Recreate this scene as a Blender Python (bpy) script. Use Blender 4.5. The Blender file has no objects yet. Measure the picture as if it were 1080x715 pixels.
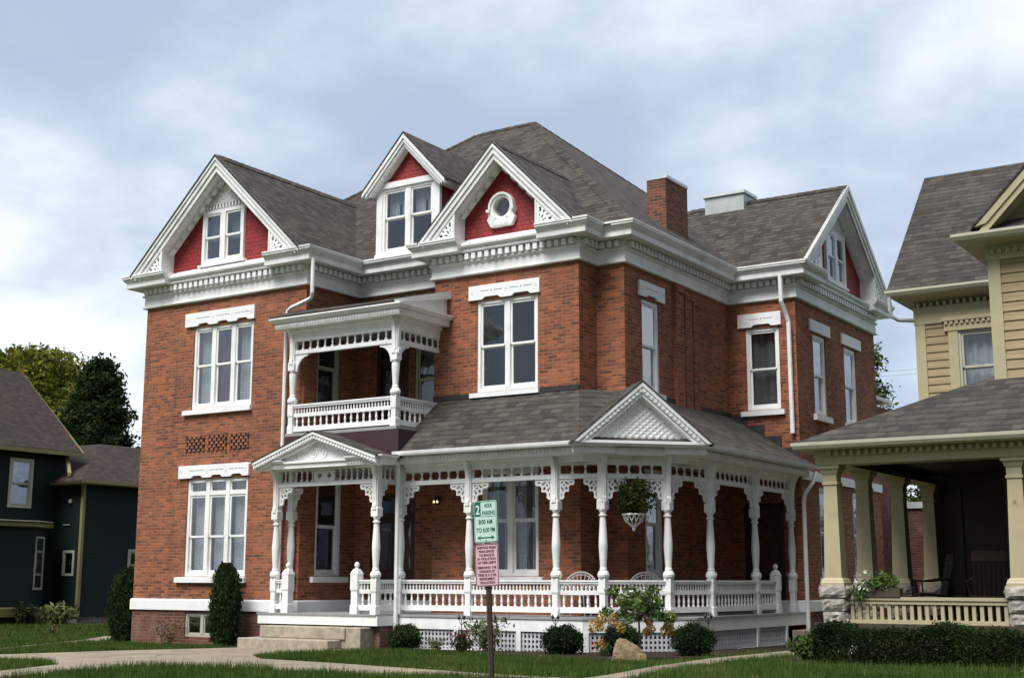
import bpy, bmesh, math, random
import numpy as np
from mathutils import Vector, Matrix

random.seed(7)
RNG = np.random.default_rng(7)
scene = bpy.context.scene
COL = scene.collection

# ------------------------------------------------------------------ materials
def new_mat(name):
    m = bpy.data.materials.new(name)
    m.use_nodes = True
    nt = m.node_tree
    for n in list(nt.nodes):
        nt.nodes.remove(n)
    out = nt.nodes.new('ShaderNodeOutputMaterial')
    b = nt.nodes.new('ShaderNodeBsdfPrincipled')
    nt.links.new(b.outputs[0], out.inputs[0])
    return m, nt, b, out

class NG:
    """small helper for wiring nodes"""
    def __init__(s, nt):
        s.nt = nt
    def n(s, typ, **kw):
        nd = s.nt.nodes.new(typ)
        for k, v in kw.items():
            if k.startswith('i_'):
                key = k[2:]
                key = int(key) if key.isdigit() else key.replace('_', ' ')
                nd.inputs[key].default_value = v
            else:
                setattr(nd, k, v)
        return nd
    def l(s, a, b):
        s.nt.links.new(a, b)
    def math(s, op, a, b=None, c=None):
        nd = s.nt.nodes.new('ShaderNodeMath')
        nd.operation = op
        for i, v in enumerate((a, b, c)):
            if v is None:
                continue
            if isinstance(v, (int, float)):
                nd.inputs[i].default_value = v
            else:
                s.l(v, nd.inputs[i])
        return nd.outputs[0]
    def mix(s, fac, a, b, blend='MIX'):
        nd = s.nt.nodes.new('ShaderNodeMix')
        nd.data_type = 'RGBA'
        nd.blend_type = blend
        for i, v in ((0, fac), (6, a), (7, b)):
            if isinstance(v, (int, float)):
                nd.inputs[i].default_value = v
            elif isinstance(v, tuple):
                nd.inputs[i].default_value = v if len(v) == 4 else (*v, 1)
            else:
                s.l(v, nd.inputs[i])
        return nd.outputs[2]
    def noise(s, vec, scale, detail=4, rough=0.55):
        nd = s.n('ShaderNodeTexNoise')
        nd.inputs['Scale'].default_value = scale
        nd.inputs['Detail'].default_value = detail
        nd.inputs['Roughness'].default_value = rough
        if vec is not None:
            s.l(vec, nd.inputs['Vector'])
        return nd.outputs['Fac']
    def ramp(s, fac, stops):
        nd = s.n('ShaderNodeValToRGB')
        el = nd.color_ramp.elements
        while len(el) < len(stops):
            el.new(0.5)
        for e, (p, c) in zip(el, stops):
            e.position = p
            e.color = (*c, 1) if len(c) == 3 else c
        s.l(fac, nd.inputs[0])
        return nd.outputs[0]
    def smooth(s, v, a, b):
        nd = s.n('ShaderNodeMapRange')
        nd.interpolation_type = 'SMOOTHSTEP'
        nd.inputs[1].default_value = a
        nd.inputs[2].default_value = b
        s.l(v, nd.inputs[0])
        return nd.outputs[0]
    def pos(s):
        return s.n('ShaderNodeNewGeometry').outputs['Position']
    def facade(s):
        """(along the wall, height, 0) whatever way the wall faces"""
        g = s.n('ShaderNodeNewGeometry')
        p = s.n('ShaderNodeSeparateXYZ'); s.l(g.outputs['Position'], p.inputs[0])
        q = s.n('ShaderNodeSeparateXYZ'); s.l(g.outputs['True Normal'], q.inputs[0])
        ax = s.math('ABSOLUTE', q.outputs[0]); ay = s.math('ABSOLUTE', q.outputs[1])
        t = s.math('GREATER_THAN', ax, ay)
        d = s.math('MULTIPLY', s.math('SUBTRACT', p.outputs[1], p.outputs[0]), t)
        u = s.math('ADD', p.outputs[0], d)
        c = s.n('ShaderNodeCombineXYZ')
        s.l(u, c.inputs[0]); s.l(p.outputs[2], c.inputs[1])
        return c.outputs[0], u, p.outputs[2]
    def bump(s, bsdf, h, dist, strength=1.0):
        nd = s.n('ShaderNodeBump')
        nd.inputs['Strength'].default_value = strength
        nd.inputs['Distance'].default_value = dist
        s.l(h, nd.inputs['Height'])
        s.l(nd.outputs[0], bsdf.inputs['Normal'])

def mat_paint(name, col, rough=0.55, dirt=0.12, scale=3.0, dirtcol=None):
    m, nt, b, o = new_mat(name)
    g = NG(nt)
    p = g.pos()
    f = g.noise(p, scale, 6, 0.65)
    dc = dirtcol or tuple(c * 0.55 for c in col)
    fac = g.math('MULTIPLY', g.smooth(f, 0.42, 0.78), dirt * 4)
    # faint runs of weather down the faces
    mp = g.n('ShaderNodeMapping'); mp.inputs['Scale'].default_value = (9, 9, 0.9)
    g.l(p, mp.inputs[0])
    f2 = g.noise(mp.outputs[0], 1.0, 3)
    fac2 = g.math('ADD', fac, g.math('MULTIPLY', g.smooth(f2, 0.5, 0.8), dirt * 1.6))
    c = g.mix(fac2, (*col, 1), (*dc, 1))
    g.l(c, b.inputs['Base Color'])
    b.inputs['Roughness'].default_value = rough
    g.bump(b, f, 0.004, 0.5)
    return m

def mat_brick(name, c1, c2, mortar, w=0.225, h=0.0745, stain=0.0):
    m, nt, b, o = new_mat(name)
    g = NG(nt)
    vec, u, z = g.facade()
    # small waviness so courses are hand laid
    wob = g.noise(g.pos(), 1.7, 2)
    cb = g.n('ShaderNodeCombineXYZ')
    g.l(u, cb.inputs[0])
    g.l(g.math('ADD', z, g.math('MULTIPLY', wob, 0.03)), cb.inputs[1])
    br = g.n('ShaderNodeTexBrick')
    br.inputs['Scale'].default_value = 1.0
    br.inputs['Brick Width'].default_value = w
    br.inputs['Row Height'].default_value = h
    br.inputs['Mortar Size'].default_value = 0.0095
    br.inputs['Mortar Smooth'].default_value = 0.35
    br.inputs['Bias'].default_value = -0.05
    br.inputs['Color1'].default_value = (*c1, 1)
    br.inputs['Color2'].default_value = (*c2, 1)
    br.inputs['Mortar'].default_value = (*mortar, 1)
    g.l(cb.outputs[0], br.inputs['Vector'])
    # big patches: repointed / sooty / salmon areas
    big = g.noise(g.pos(), 0.55, 4, 0.6)
    col = g.mix(g.smooth(big, 0.35, 0.7), br.outputs['Color'], g.mix(0.34, br.outputs['Color'], (c1[0] * 1.15, c1[1] * 1.55, c1[2] * 1.9, 1)))
    # burnt headers
    mp = g.n('ShaderNodeMapping'); mp.inputs['Scale'].default_value = (1 / w * 0.9, 1 / h * 0.9, 1)
    g.l(cb.outputs[0], mp.inputs[0])
    hd = g.noise(mp.outputs[0], 1.0, 2)
    burnt = g.math('MULTIPLY', g.smooth(hd, 0.54, 0.66), g.math('SUBTRACT', 1.0, br.outputs['Fac']))
    col = g.mix(g.math('MULTIPLY', burnt, 0.8), col, (0.075, 0.028, 0.02, 1))
    so = g.noise(g.pos(), 0.33, 6, 0.7)
    col = g.mix(g.math('MULTIPLY', g.smooth(so, 0.54, 0.70), 0.30), col, (0.10, 0.04, 0.026, 1))
    mps = g.n('ShaderNodeMapping'); mps.inputs['Scale'].default_value = (2.6, 2.6, 0.22); g.l(g.pos(), mps.inputs[0])
    stk = g.noise(mps.outputs[0], 1.0, 4, 0.6)
    col = g.mix(g.math('MULTIPLY', g.smooth(stk, 0.52, 0.72), 0.28), col, (0.07, 0.03, 0.02, 1))
    fine = g.noise(g.pos(), 38, 4, 0.7)
    col = g.mix(0.5, col, g.mix(g.smooth(fine, 0.2, 0.8), (0.6, 0.6, 0.6, 1), (1.25, 1.25, 1.25, 1)), 'MULTIPLY')
    if stain:
        st = g.noise(g.pos(), 1.1, 6, 0.7)
        col = g.mix(g.math('MULTIPLY', g.smooth(st, 0.5, 0.72), stain), col, (0.30, 0.25, 0.20, 1))
    g.l(col, b.inputs['Base Color'])
    b.inputs['Roughness'].default_value = 0.9
    hh = g.math('ADD', g.math('MULTIPLY', br.outputs['Fac'], -1.0), g.math('MULTIPLY', fine, 0.6))
    g.bump(b, hh, 0.010, 0.9)
    return m

def mat_shingle(name, c1, c2, row=0.105, w=0.28):
    m, nt, b, o = new_mat(name)
    g = NG(nt)
    vec, u, z = g.facade()
    wob = g.noise(g.pos(), 0.9, 2)
    cb = g.n('ShaderNodeCombineXYZ')
    g.l(u, cb.inputs[0])
    g.l(g.math('ADD', z, g.math('MULTIPLY', wob, 0.03)), cb.inputs[1])
    br = g.n('ShaderNodeTexBrick')
    br.offset = 0.37
    br.squash = 0.7
    br.squash_frequency = 3
    br.inputs['Scale'].default_value = 1.0
    br.inputs['Brick Width'].default_value = w
    br.inputs['Row Height'].default_value = row
    br.inputs['Mortar Size'].default_value = 0.004
    br.inputs['Mortar Smooth'].default_value = 0.5
    br.inputs['Color1'].default_value = (*c1, 1)
    br.inputs['Color2'].default_value = (*c2, 1)
    br.inputs['Mortar'].default_value = (c2[0] * 0.6, c2[1] * 0.6, c2[2] * 0.6, 1)
    g.l(cb.outputs[0], br.inputs['Vector'])
    mp = g.n('ShaderNodeMapping'); mp.inputs['Scale'].default_value = (3.6, 8.7, 1)
    g.l(cb.outputs[0], mp.inputs[0])
    tab = g.noise(mp.outputs[0], 1.0, 3, 0.6)
    col = g.mix(g.math('MULTIPLY', g.smooth(tab, 0.50, 0.62), 0.6), br.outputs['Color'], (c2[0] * 0.55, c2[1] * 0.54, c2[2] * 0.54, 1))
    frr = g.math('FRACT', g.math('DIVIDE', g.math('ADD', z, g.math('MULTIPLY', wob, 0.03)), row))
    lap_shade = g.math('SUBTRACT', 1.0, g.smooth(frr, 0.0, 0.30))  # painted shadow line at the foot of each course
    col = g.mix(g.math('MULTIPLY', lap_shade, g.math('ADD', 0.40, g.math('MULTIPLY', tab, 0.7))), col, (c2[0] * 0.28, c2[1] * 0.27, c2[2] * 0.27, 1))
    big = g.noise(g.pos(), 0.7, 5, 0.65)
    col = g.mix(g.math('MULTIPLY', g.smooth(big, 0.45, 0.75), 0.28), col, (c1[0] * 1.2, c1[1] * 1.16, c1[2] * 1.1, 1))
    gr_ = g.noise(g.pos(), 90, 2)
    col = g.mix(0.35, col, g.mix(gr_, (0.5, 0.5, 0.5, 1), (1.4, 1.4, 1.4, 1)), 'MULTIPLY')
    g.l(col, b.inputs['Base Color'])
    b.inputs['Roughness'].default_value = 0.95
    # each course steps out at its lower edge
    fr = g.math('FRACT', g.math('DIVIDE', g.math('ADD', z, g.math('MULTIPLY', wob, 0.03)), row))
    hh = g.math('ADD', g.math('MULTIPLY', fr, -0.7), g.math('MULTIPLY', tab, 0.9))
    g.bump(b, hh, 0.014, 0.9)
    return m

def mat_simple(name, col, rough=0.6, metal=0.0, var=0.25, scale=6.0, bump=0.0, detail=5):
    m, nt, b, o = new_mat(name)
    g = NG(nt)
    f = g.noise(g.pos(), scale, detail, 0.6)
    lo = tuple(c * (1 - var) for c in col); hi = tuple(min(1, c * (1 + var)) for c in col)
    g.l(g.mix(g.smooth(f, 0.25, 0.75), (*lo, 1), (*hi, 1)), b.inputs['Base Color'])
    b.inputs['Roughness'].default_value = rough
    b.inputs['Metallic'].default_value = metal
    if bump:
        g.bump(b, f, bump, 1.0)
    return m

def mat_leaf(name, stops, rough=0.7, trans=0.25):
    m, nt, b, o = new_mat(name)
    g = NG(nt)
    geo = g.n('ShaderNodeNewGeometry')
    f = g.noise(geo.outputs['Position'], 0.9, 4)
    v = g.math('ADD', g.math('MULTIPLY', geo.outputs['Random Per Island'], 0.6), g.math('MULTIPLY', g.smooth(f, 0.3, 0.7), 0.4))
    c = g.ramp(v, stops)
    g.l(c, b.inputs['Base Color'])
    b.inputs['Roughness'].default_value = rough
    b.inputs['Specular IOR Level'].default_value = 0.12
    tr = g.n('ShaderNodeBsdfTranslucent')
    g.l(c, tr.inputs[0])
    mx = g.n('ShaderNodeMixShader'); mx.inputs[0].default_value = trans
    g.l(b.outputs[0], mx.inputs[1]); g.l(tr.outputs[0], mx.inputs[2])
    g.l(mx.outputs[0], o.inputs[0])
    return m

def mat_glass(name, tint=(0.75, 0.8, 0.85), refl=0.25):
    m, nt, b, o = new_mat(name)
    g = NG(nt)
    nt.nodes.remove(b)
    t = g.n('ShaderNodeBsdfTransparent'); t.inputs[0].default_value = (*tint, 1)
    gl = g.n('ShaderNodeBsdfGlossy'); gl.inputs['Roughness'].default_value = 0.03
    gl.inputs[0].default_value = (0.9, 0.93, 1, 1)
    p = g.pos()
    w = g.noise(p, 2.3, 2)
    bp = g.n('ShaderNodeBump'); bp.inputs['Distance'].default_value = 0.02; bp.inputs['Strength'].default_value = 0.25
    g.l(w, bp.inputs['Height']); g.l(bp.outputs[0], gl.inputs['Normal'])
    lw = g.n('ShaderNodeLayerWeight'); lw.inputs[0].default_value = 0.5
    f = g.math('ADD', refl, g.math('MULTIPLY', g.math('POWER', lw.outputs['Facing'], 4.0), 0.75))
    mx = g.n('ShaderNodeMixShader'); g.l(f, mx.inputs[0])
    g.l(t.outputs[0], mx.inputs[1]); g.l(gl.outputs[0], mx.inputs[2])
    g.l(mx.outputs[0], o.inputs[0])
    return m

def mat_siding(name, col, row, dark=0.25):
    m, nt, b, o = new_mat(name)
    g = NG(nt)
    vec, u, z = g.facade()
    fr = g.math('FRACT', g.math('DIVIDE', z, row))
    mp = g.n('ShaderNodeMapping'); mp.inputs['Scale'].default_value = (0.8, 9, 1)
    g.l(vec, mp.inputs[0])
    f = g.noise(mp.outputs[0], 1.5, 4)
    c = g.mix(g.smooth(f, 0.25, 0.8), (*[x * 0.8 for x in col], 1), (*[x * 1.15 for x in col], 1))
    g.l(c, b.inputs['Base Color'])
    b.inputs['Roughness'].default_value = 0.7
    b.inputs['Specular IOR Level'].default_value = 0.25
    g.bump(b, g.math('MULTIPLY', fr, -1.0), 0.018, 1.0)
    return m

def mat_fishscale(name, col):
    m, nt, b, o = new_mat(name)
    g = NG(nt)
    vec, u, z = g.facade()
    br = g.n('ShaderNodeTexBrick')
    br.inputs['Scale'].default_value = 1.0
    br.inputs['Brick Width'].default_value = 0.13
    br.inputs['Row Height'].default_value = 0.10
    br.inputs['Mortar Size'].default_value = 0.006
    br.inputs['Color1'].default_value = (*col, 1)
    br.inputs['Color2'].default_value = (*[c * 0.72 for c in col], 1)
    br.inputs['Mortar'].default_value = (*[c * 0.3 for c in col], 1)
    g.l(vec, br.inputs['Vector'])
    vo = g.n('ShaderNodeTexVoronoi'); vo.inputs['Scale'].default_value = 11
    g.l(vec, vo.inputs['Vector'])
    c = g.mix(0.55, br.outputs['Color'], g.mix(g.smooth(vo.outputs['Distance'], 0.1, 0.75), (1.12, 1.12, 1.12, 1), (0.72, 0.68, 0.68, 1)), 'MULTIPLY')
    g.l(c, b.inputs['Base Color'])
    b.inputs['Roughness'].default_value = 0.65
    fr = g.math('FRACT', g.math('DIVIDE', z, 0.10))
    g.bump(b, g.math('ADD', g.math('MULTIPLY', fr, -0.8), g.math('MULTIPLY', vo.outputs['Distance'], -0.5)), 0.02, 1.0)
    return m

def mat_ground(name, stops, scale, bump, fine=40):
    m, nt, b, o = new_mat(name)
    g = NG(nt)
    p = g.pos()
    a = g.noise(p, scale, 6, 0.65)
    f = g.noise(p, fine, 4, 0.7)
    v = g.math('ADD', g.math('MULTIPLY', a, 0.6), g.math('MULTIPLY', f, 0.4))
    g.l(g.ramp(v, stops), b.inputs['Base Color'])
    b.inputs['Roughness'].default_value = 0.95
    b.inputs['Specular IOR Level'].default_value = 0.2
    g.bump(b, f, bump, 1.0)
    return m

def mat_concrete(name, col, joint=1.3):
    m, nt, b, o = new_mat(name)
    g = NG(nt)
    p = g.pos()
    sx = g.n('ShaderNodeSeparateXYZ'); g.l(p, sx.inputs[0])
    def joints(v):
        fr = g.math('FRACT', g.math('DIVIDE', v, joint))
        return g.math('LESS_THAN', g.math('ABSOLUTE', g.math('SUBTRACT', fr, 0.5)), 0.012)
    j = joints(sx.outputs[1])
    a = g.noise(p, 1.3, 6, 0.7)
    f = g.noise(p, 55, 3, 0.6)
    c = g.mix(g.smooth(a, 0.3, 0.75), (*[x * 0.72 for x in col], 1), (*[x * 1.12 for x in col], 1))
    c = g.mix(g.math('MULTIPLY', g.smooth(f, 0.55, 0.8), 0.35), c, (*[x * 0.5 for x in col], 1))
    j2 = joints(g.math('ADD', g.math('MULTIPLY', sx.outputs[0], .93), g.math('MULTIPLY', sx.outputs[1], -.36)))
    vo = g.n('ShaderNodeTexVoronoi'); vo.feature = 'DISTANCE_TO_EDGE'; vo.inputs['Scale'].default_value = .55
    wv = g.n('ShaderNodeVectorMath'); wv.operation = 'ADD'
    ns = g.n('ShaderNodeTexNoise'); ns.inputs['Scale'].default_value = 2.2; g.l(p, ns.inputs['Vector'])
    sc_ = g.n('ShaderNodeVectorMath'); sc_.operation = 'SCALE'; sc_.inputs['Scale'].default_value = .7; g.l(ns.outputs['Color'], sc_.inputs[0])
    g.l(p, wv.inputs[0]); g.l(sc_.outputs[0], wv.inputs[1]); g.l(wv.outputs[0], vo.inputs['Vector'])
    ck = g.math('LESS_THAN', vo.outputs['Distance'], .009)
    st = g.noise(p, 0.6, 5, 0.7)
    c = g.mix(g.math('MULTIPLY', g.smooth(st, .48, .7), .45), c, (*[x * 0.55 for x in col], 1))
    c = g.mix(g.math('MULTIPLY', g.math('MAXIMUM', g.math('MAXIMUM', j, j2), ck), 0.7), c, (0.05, 0.045, 0.035, 1))
    g.l(c, b.inputs['Base Color'])
    b.inputs['Roughness'].default_value = 0.9
    g.bump(b, f, 0.004, 0.8)
    return m

M = {}
M['brick'] = mat_brick('red_brick', (0.385, 0.114, 0.047), (0.115, 0.028, 0.016), (0.27, 0.165, 0.112))
M['brick_base'] = mat_brick('foundation_brick', (0.20, 0.062, 0.038), (0.095, 0.030, 0.02), (0.20, 0.15, 0.115), stain=0.55)
M['brick_old'] = mat_brick('chimney_brick', (0.24, 0.078, 0.04), (0.055, 0.02, 0.014), (0.22, 0.155, 0.12))
M['white'] = mat_paint('white_trim_paint', (0.84, 0.85, 0.85), 0.5, 0.09, 3.0, (0.42, 0.42, 0.40))
M['white_worn'] = mat_paint('weathered_white_paint', (0.80, 0.81, 0.80), 0.55, 0.13, 2.2, (0.36, 0.36, 0.34))
M['stone'] = mat_paint('painted_stone', (0.82, 0.83, 0.85), 0.6, 0.06, 5.0, (0.45, 0.46, 0.48))
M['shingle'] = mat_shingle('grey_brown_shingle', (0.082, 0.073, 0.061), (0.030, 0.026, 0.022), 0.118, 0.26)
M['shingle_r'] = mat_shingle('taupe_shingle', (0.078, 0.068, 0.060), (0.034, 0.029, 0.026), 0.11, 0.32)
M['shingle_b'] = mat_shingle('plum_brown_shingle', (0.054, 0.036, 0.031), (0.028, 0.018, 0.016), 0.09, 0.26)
M['redpanel'] = mat_fishscale('red_shingle_siding', (0.33, 0.017, 0.020))
M['maroon'] = mat_paint('maroon_paint', (0.045, 0.022, 0.024), 0.5, 0.06)
M['flash'] = mat_simple('dark_flashing', (0.025, 0.022, 0.022), 0.6, 0, 0.3, 8)
M['glass'] = mat_glass('window_glass')
M['lace'] = mat_simple('lace_curtain', (0.62, 0.62, 0.60), 0.9, 0, 0.45, 42, 0.0, 3)
M['sheer'] = mat_simple('sheer_curtain', (0.55, 0.58, 0.57), 0.9, 0, 0.12, 8)
M['redcurtain'] = mat_simple('wine_curtain', (0.16, 0.05, 0.05), 0.9, 0, 0.3, 8)
M['room'] = mat_simple('dim_room', (0.035, 0.034, 0.034), 0.9, 0, 0.3, 1.0)
M['blind'] = mat_simple('grey_blind', (0.16, 0.165, 0.16), 0.8, 0, 0.2, 2.0)
M['deck'] = mat_paint('grey_floor_paint', (0.30, 0.31, 0.32), 0.5, 0.1)
M['darkdoor'] = mat_simple('dark_wood_door', (0.035, 0.020, 0.014), 0.45, 0, 0.4, 9)
M['lattice'] = mat_paint('grey_white_lattice_paint', (0.52, 0.54, 0.57), 0.6, 0.12)
M['black'] = mat_simple('painted_void_shade', (0.012, 0.011, 0.010), 0.95)
M['metalgrey'] = mat_simple('painted_vent_metal', (0.46, 0.50, 0.50), 0.45, 0.2, 0.12, 3)
M['capmetal'] = mat_simple('pale_cap_metal', (0.66, 0.70, 0.70), 0.4, 0.2, 0.1, 3)
M['limestone'] = mat_simple('limestone_step', (0.34, 0.30, 0.23), 0.9, 0, 0.28, 7, 0.006)
M['mark'] = mat_simple('incised_blue_grey', (0.26, 0.29, 0.37), 0.8, 0, 0.2, 10)
M['yellow'] = mat_siding('yellow_clapboard', (0.31, 0.245, 0.14), 0.165)
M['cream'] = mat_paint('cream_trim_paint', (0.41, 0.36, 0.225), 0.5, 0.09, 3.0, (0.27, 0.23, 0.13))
M['tan_shaded'] = mat_paint('shade_darkened_tan_paint', (0.055, 0.043, 0.026), 0.6, 0.1)  # tan kept near black, the deep porch's shade put into the colour
M['rock_pier'] = mat_simple('rock_faced_block', (0.31, 0.285, 0.25), 0.95, 0, 0.45, 9, 0.03)
M['teal'] = mat_siding('dark_teal_siding', (0.0032, 0.0125, 0.0120), 0.12)
M['ochre'] = mat_paint('ochre_trim_paint', (0.24, 0.20, 0.085), 0.55, 0.1)
M['palewin'] = mat_paint('pale_and_shaded_window_paint', (0.42, 0.42, 0.35), 0.55, 0.08)
M['fieldstone'] = mat_brick('fieldstone_base', (0.26, 0.21, 0.18), (0.15, 0.10, 0.09), (0.10, 0.09, 0.08), 0.4, 0.16)
M['gutter'] = mat_paint('beige_gutter_metal', (0.50, 0.47, 0.37), 0.4, 0.08)
M['darkmetal'] = mat_simple('dark_metal', (0.02, 0.02, 0.022), 0.5, 0.4, 0.2, 12)
M['rust'] = mat_simple('rusted_post_steel', (0.030, 0.016, 0.011), 0.85, 0.0, 0.5, 22, 0.003)
M['signgreen'] = mat_simple('sign_face_pale_green', (0.50, 0.66, 0.60), 0.4, 0, 0.06, 14)
M['signgreendark'] = mat_simple('sign_ink_green', (0.006, 0.13, 0.085), 0.45, 0, 0.1, 14)
M['signpink'] = mat_simple('sign_face_faded_pink', (0.62, 0.42, 0.46), 0.4, 0, 0.07, 14)
M['signmaroon'] = mat_simple('sign_ink_maroon', (0.13, 0.035, 0.06), 0.5, 0, 0.1, 14)
M['signwhite'] = mat_simple('sign_white', (0.78, 0.80, 0.80), 0.4, 0, 0.04, 14)
M['bark'] = mat_simple('tree_bark', (0.07, 0.055, 0.04), 0.95, 0, 0.4, 14, 0.02)
M['wicker'] = mat_paint('white_wicker', (0.60, 0.58, 0.58), 0.6, 0.08)
M['boulder'] = mat_simple('tan_boulder', (0.24, 0.18, 0.105), 0.95, 0, 0.4, 7, 0.03)
M['wood'] = mat_simple('dark_rocker_wood', (0.022, 0.012, 0.007), 0.5, 0, 0.3, 10)
M['ceil'] = mat_paint('grey_porch_ceiling_paint', (0.22, 0.23, 0.24), 0.6, 0.1)
M['lamp'] = None
M['pot'] = mat_simple('terracotta_pot', (0.20, 0.08, 0.05), 0.8)

def mk_lamp():
    m, nt, b, o = new_mat('lit_lantern_bulb')
    b.inputs['Base Color'].default_value = (1, 0.8, 0.5, 1)
    b.inputs['Emission Color'].default_value = (1, 0.78, 0.45, 1)
    b.inputs['Emission Strength'].default_value = 1.0
    return m
M['lamp'] = mk_lamp()

G = lambda *c: c
M['leaf_arb'] = mat_leaf('arborvitae_leaf', [(0, (0.008, 0.016, 0.006)), (0.5, (0.018, 0.038, 0.012)), (1, (0.045, 0.075, 0.020))])
M['leaf_box'] = mat_leaf('boxwood_leaf', [(0, (0.008, 0.015, 0.007)), (0.5, (0.020, 0.036, 0.014)), (1, (0.050, 0.085, 0.028))])
M['leaf_hedge'] = mat_leaf('hedge_leaf', [(0, (0.006, 0.013, 0.004)), (0.55, (0.016, 0.034, 0.009)), (1, (0.055, 0.085, 0.020))])
M['leaf_pine'] = mat_leaf('dark_oak_leaf', [(0, (0.007, 0.014, 0.006)), (0.5, (0.020, 0.038, 0.014)), (1, (0.060, 0.082, 0.024))])
M['leaf_yel'] = mat_leaf('yellowing_maple_leaf', [(0, (0.04, 0.06, 0.012)), (0.45, (0.12, 0.14, 0.022)), (1, (0.30, 0.27, 0.04))])
M['leaf_mid'] = mat_leaf('green_tree_leaf', [(0, (0.016, 0.03, 0.010)), (0.5, (0.04, 0.07, 0.018)), (1, (0.10, 0.13, 0.035))])
M['leaf_hyd'] = mat_leaf('hydrangea_leaf', [(0, (0.03, 0.06, 0.018)), (0.5, (0.075, 0.13, 0.035)), (1, (0.17, 0.20, 0.05))])
M['bloom_tan'] = mat_leaf('dried_hydrangea_bloom', [(0, (0.26, 0.15, 0.05)), (0.5, (0.42, 0.28, 0.07)), (1, (0.55, 0.42, 0.13))])
M['bloom_white'] = mat_leaf('white_hydrangea_bloom', [(0, (0.5, 0.52, 0.42)), (1, (0.8, 0.8, 0.74))])
M['leaf_rose'] = mat_leaf('rose_leaf', [(0, (0.03, 0.05, 0.02)), (0.5, (0.10, 0.12, 0.05)), (1, (0.30, 0.30, 0.16))])
M['bloom_red'] = mat_leaf('dark_red_bloom', [(0, (0.10, 0.012, 0.012)), (1, (0.34, 0.05, 0.04))])
M['bloom_orange'] = mat_leaf('orange_bloom', [(0, (0.45, 0.10, 0.02)), (1, (0.75, 0.34, 0.04))])
M['leaf_hosta'] = mat_leaf('pale_perennial_leaf', [(0, (0.05, 0.07, 0.025)), (0.5, (0.14, 0.16, 0.06)), (1, (0.32, 0.31, 0.14))])
M['leaf_fern'] = mat_leaf('fern_frond', [(0, (0.012, 0.022, 0.006)), (0.5, (0.035, 0.055, 0.013)), (1, (0.10, 0.12, 0.03))])
M['leaf_dry'] = mat_leaf('sparse_brown_leaf', [(0, (0.09, 0.06, 0.03)), (0.5, (0.13, 0.10, 0.05)), (1, (0.22, 0.19, 0.09))])
M['grassblade'] = mat_leaf('grass_blade', [(0, (0.022, 0.045, 0.009)), (0.45, (0.055, 0.105, 0.019)), (0.8, (0.10, 0.155, 0.032)), (1, (0.24, 0.22, 0.085))], 0.6, 0.3)
M['grass'] = mat_ground('lawn_ground', [(0.25, (0.018, 0.032, 0.008)), (0.5, (0.042, 0.072, 0.016)), (0.75, (0.085, 0.10, 0.03))], 0.8, 0.03)
M['mulch'] = mat_ground('dark_mulch', [(0.3, (0.012, 0.008, 0.006)), (0.7, (0.06, 0.04, 0.028))], 4, 0.03, 30)
M['concrete'] = mat_concrete('aged_concrete', (0.30, 0.25, 0.185))
M['asphalt'] = mat_ground('asphalt', [(0.3, (0.035, 0.035, 0.036)), (0.7, (0.06, 0.06, 0.062))], 2, 0.006, 120)

# ------------------------------------------------------------------ mesh building
class Frame:
    """a facade: u runs along it, n stands out of it, z up"""
    def __init__(s, ox, oy, ux, uy):
        l = math.hypot(ux, uy)
        s.o = (ox, oy); s.u = (ux / l, uy / l); s.nn = (s.u[1], -s.u[0])
    def P(s, u, n, z):
        return (s.o[0] + u * s.u[0] + n * s.nn[0], s.o[1] + u * s.u[1] + n * s.nn[1], z)

def front(y): return Frame(0, y, 1, 0)          # u = x, faces -y
def side(x): return Frame(x, 0, 0, 1)           # u = y, faces +x

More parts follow.
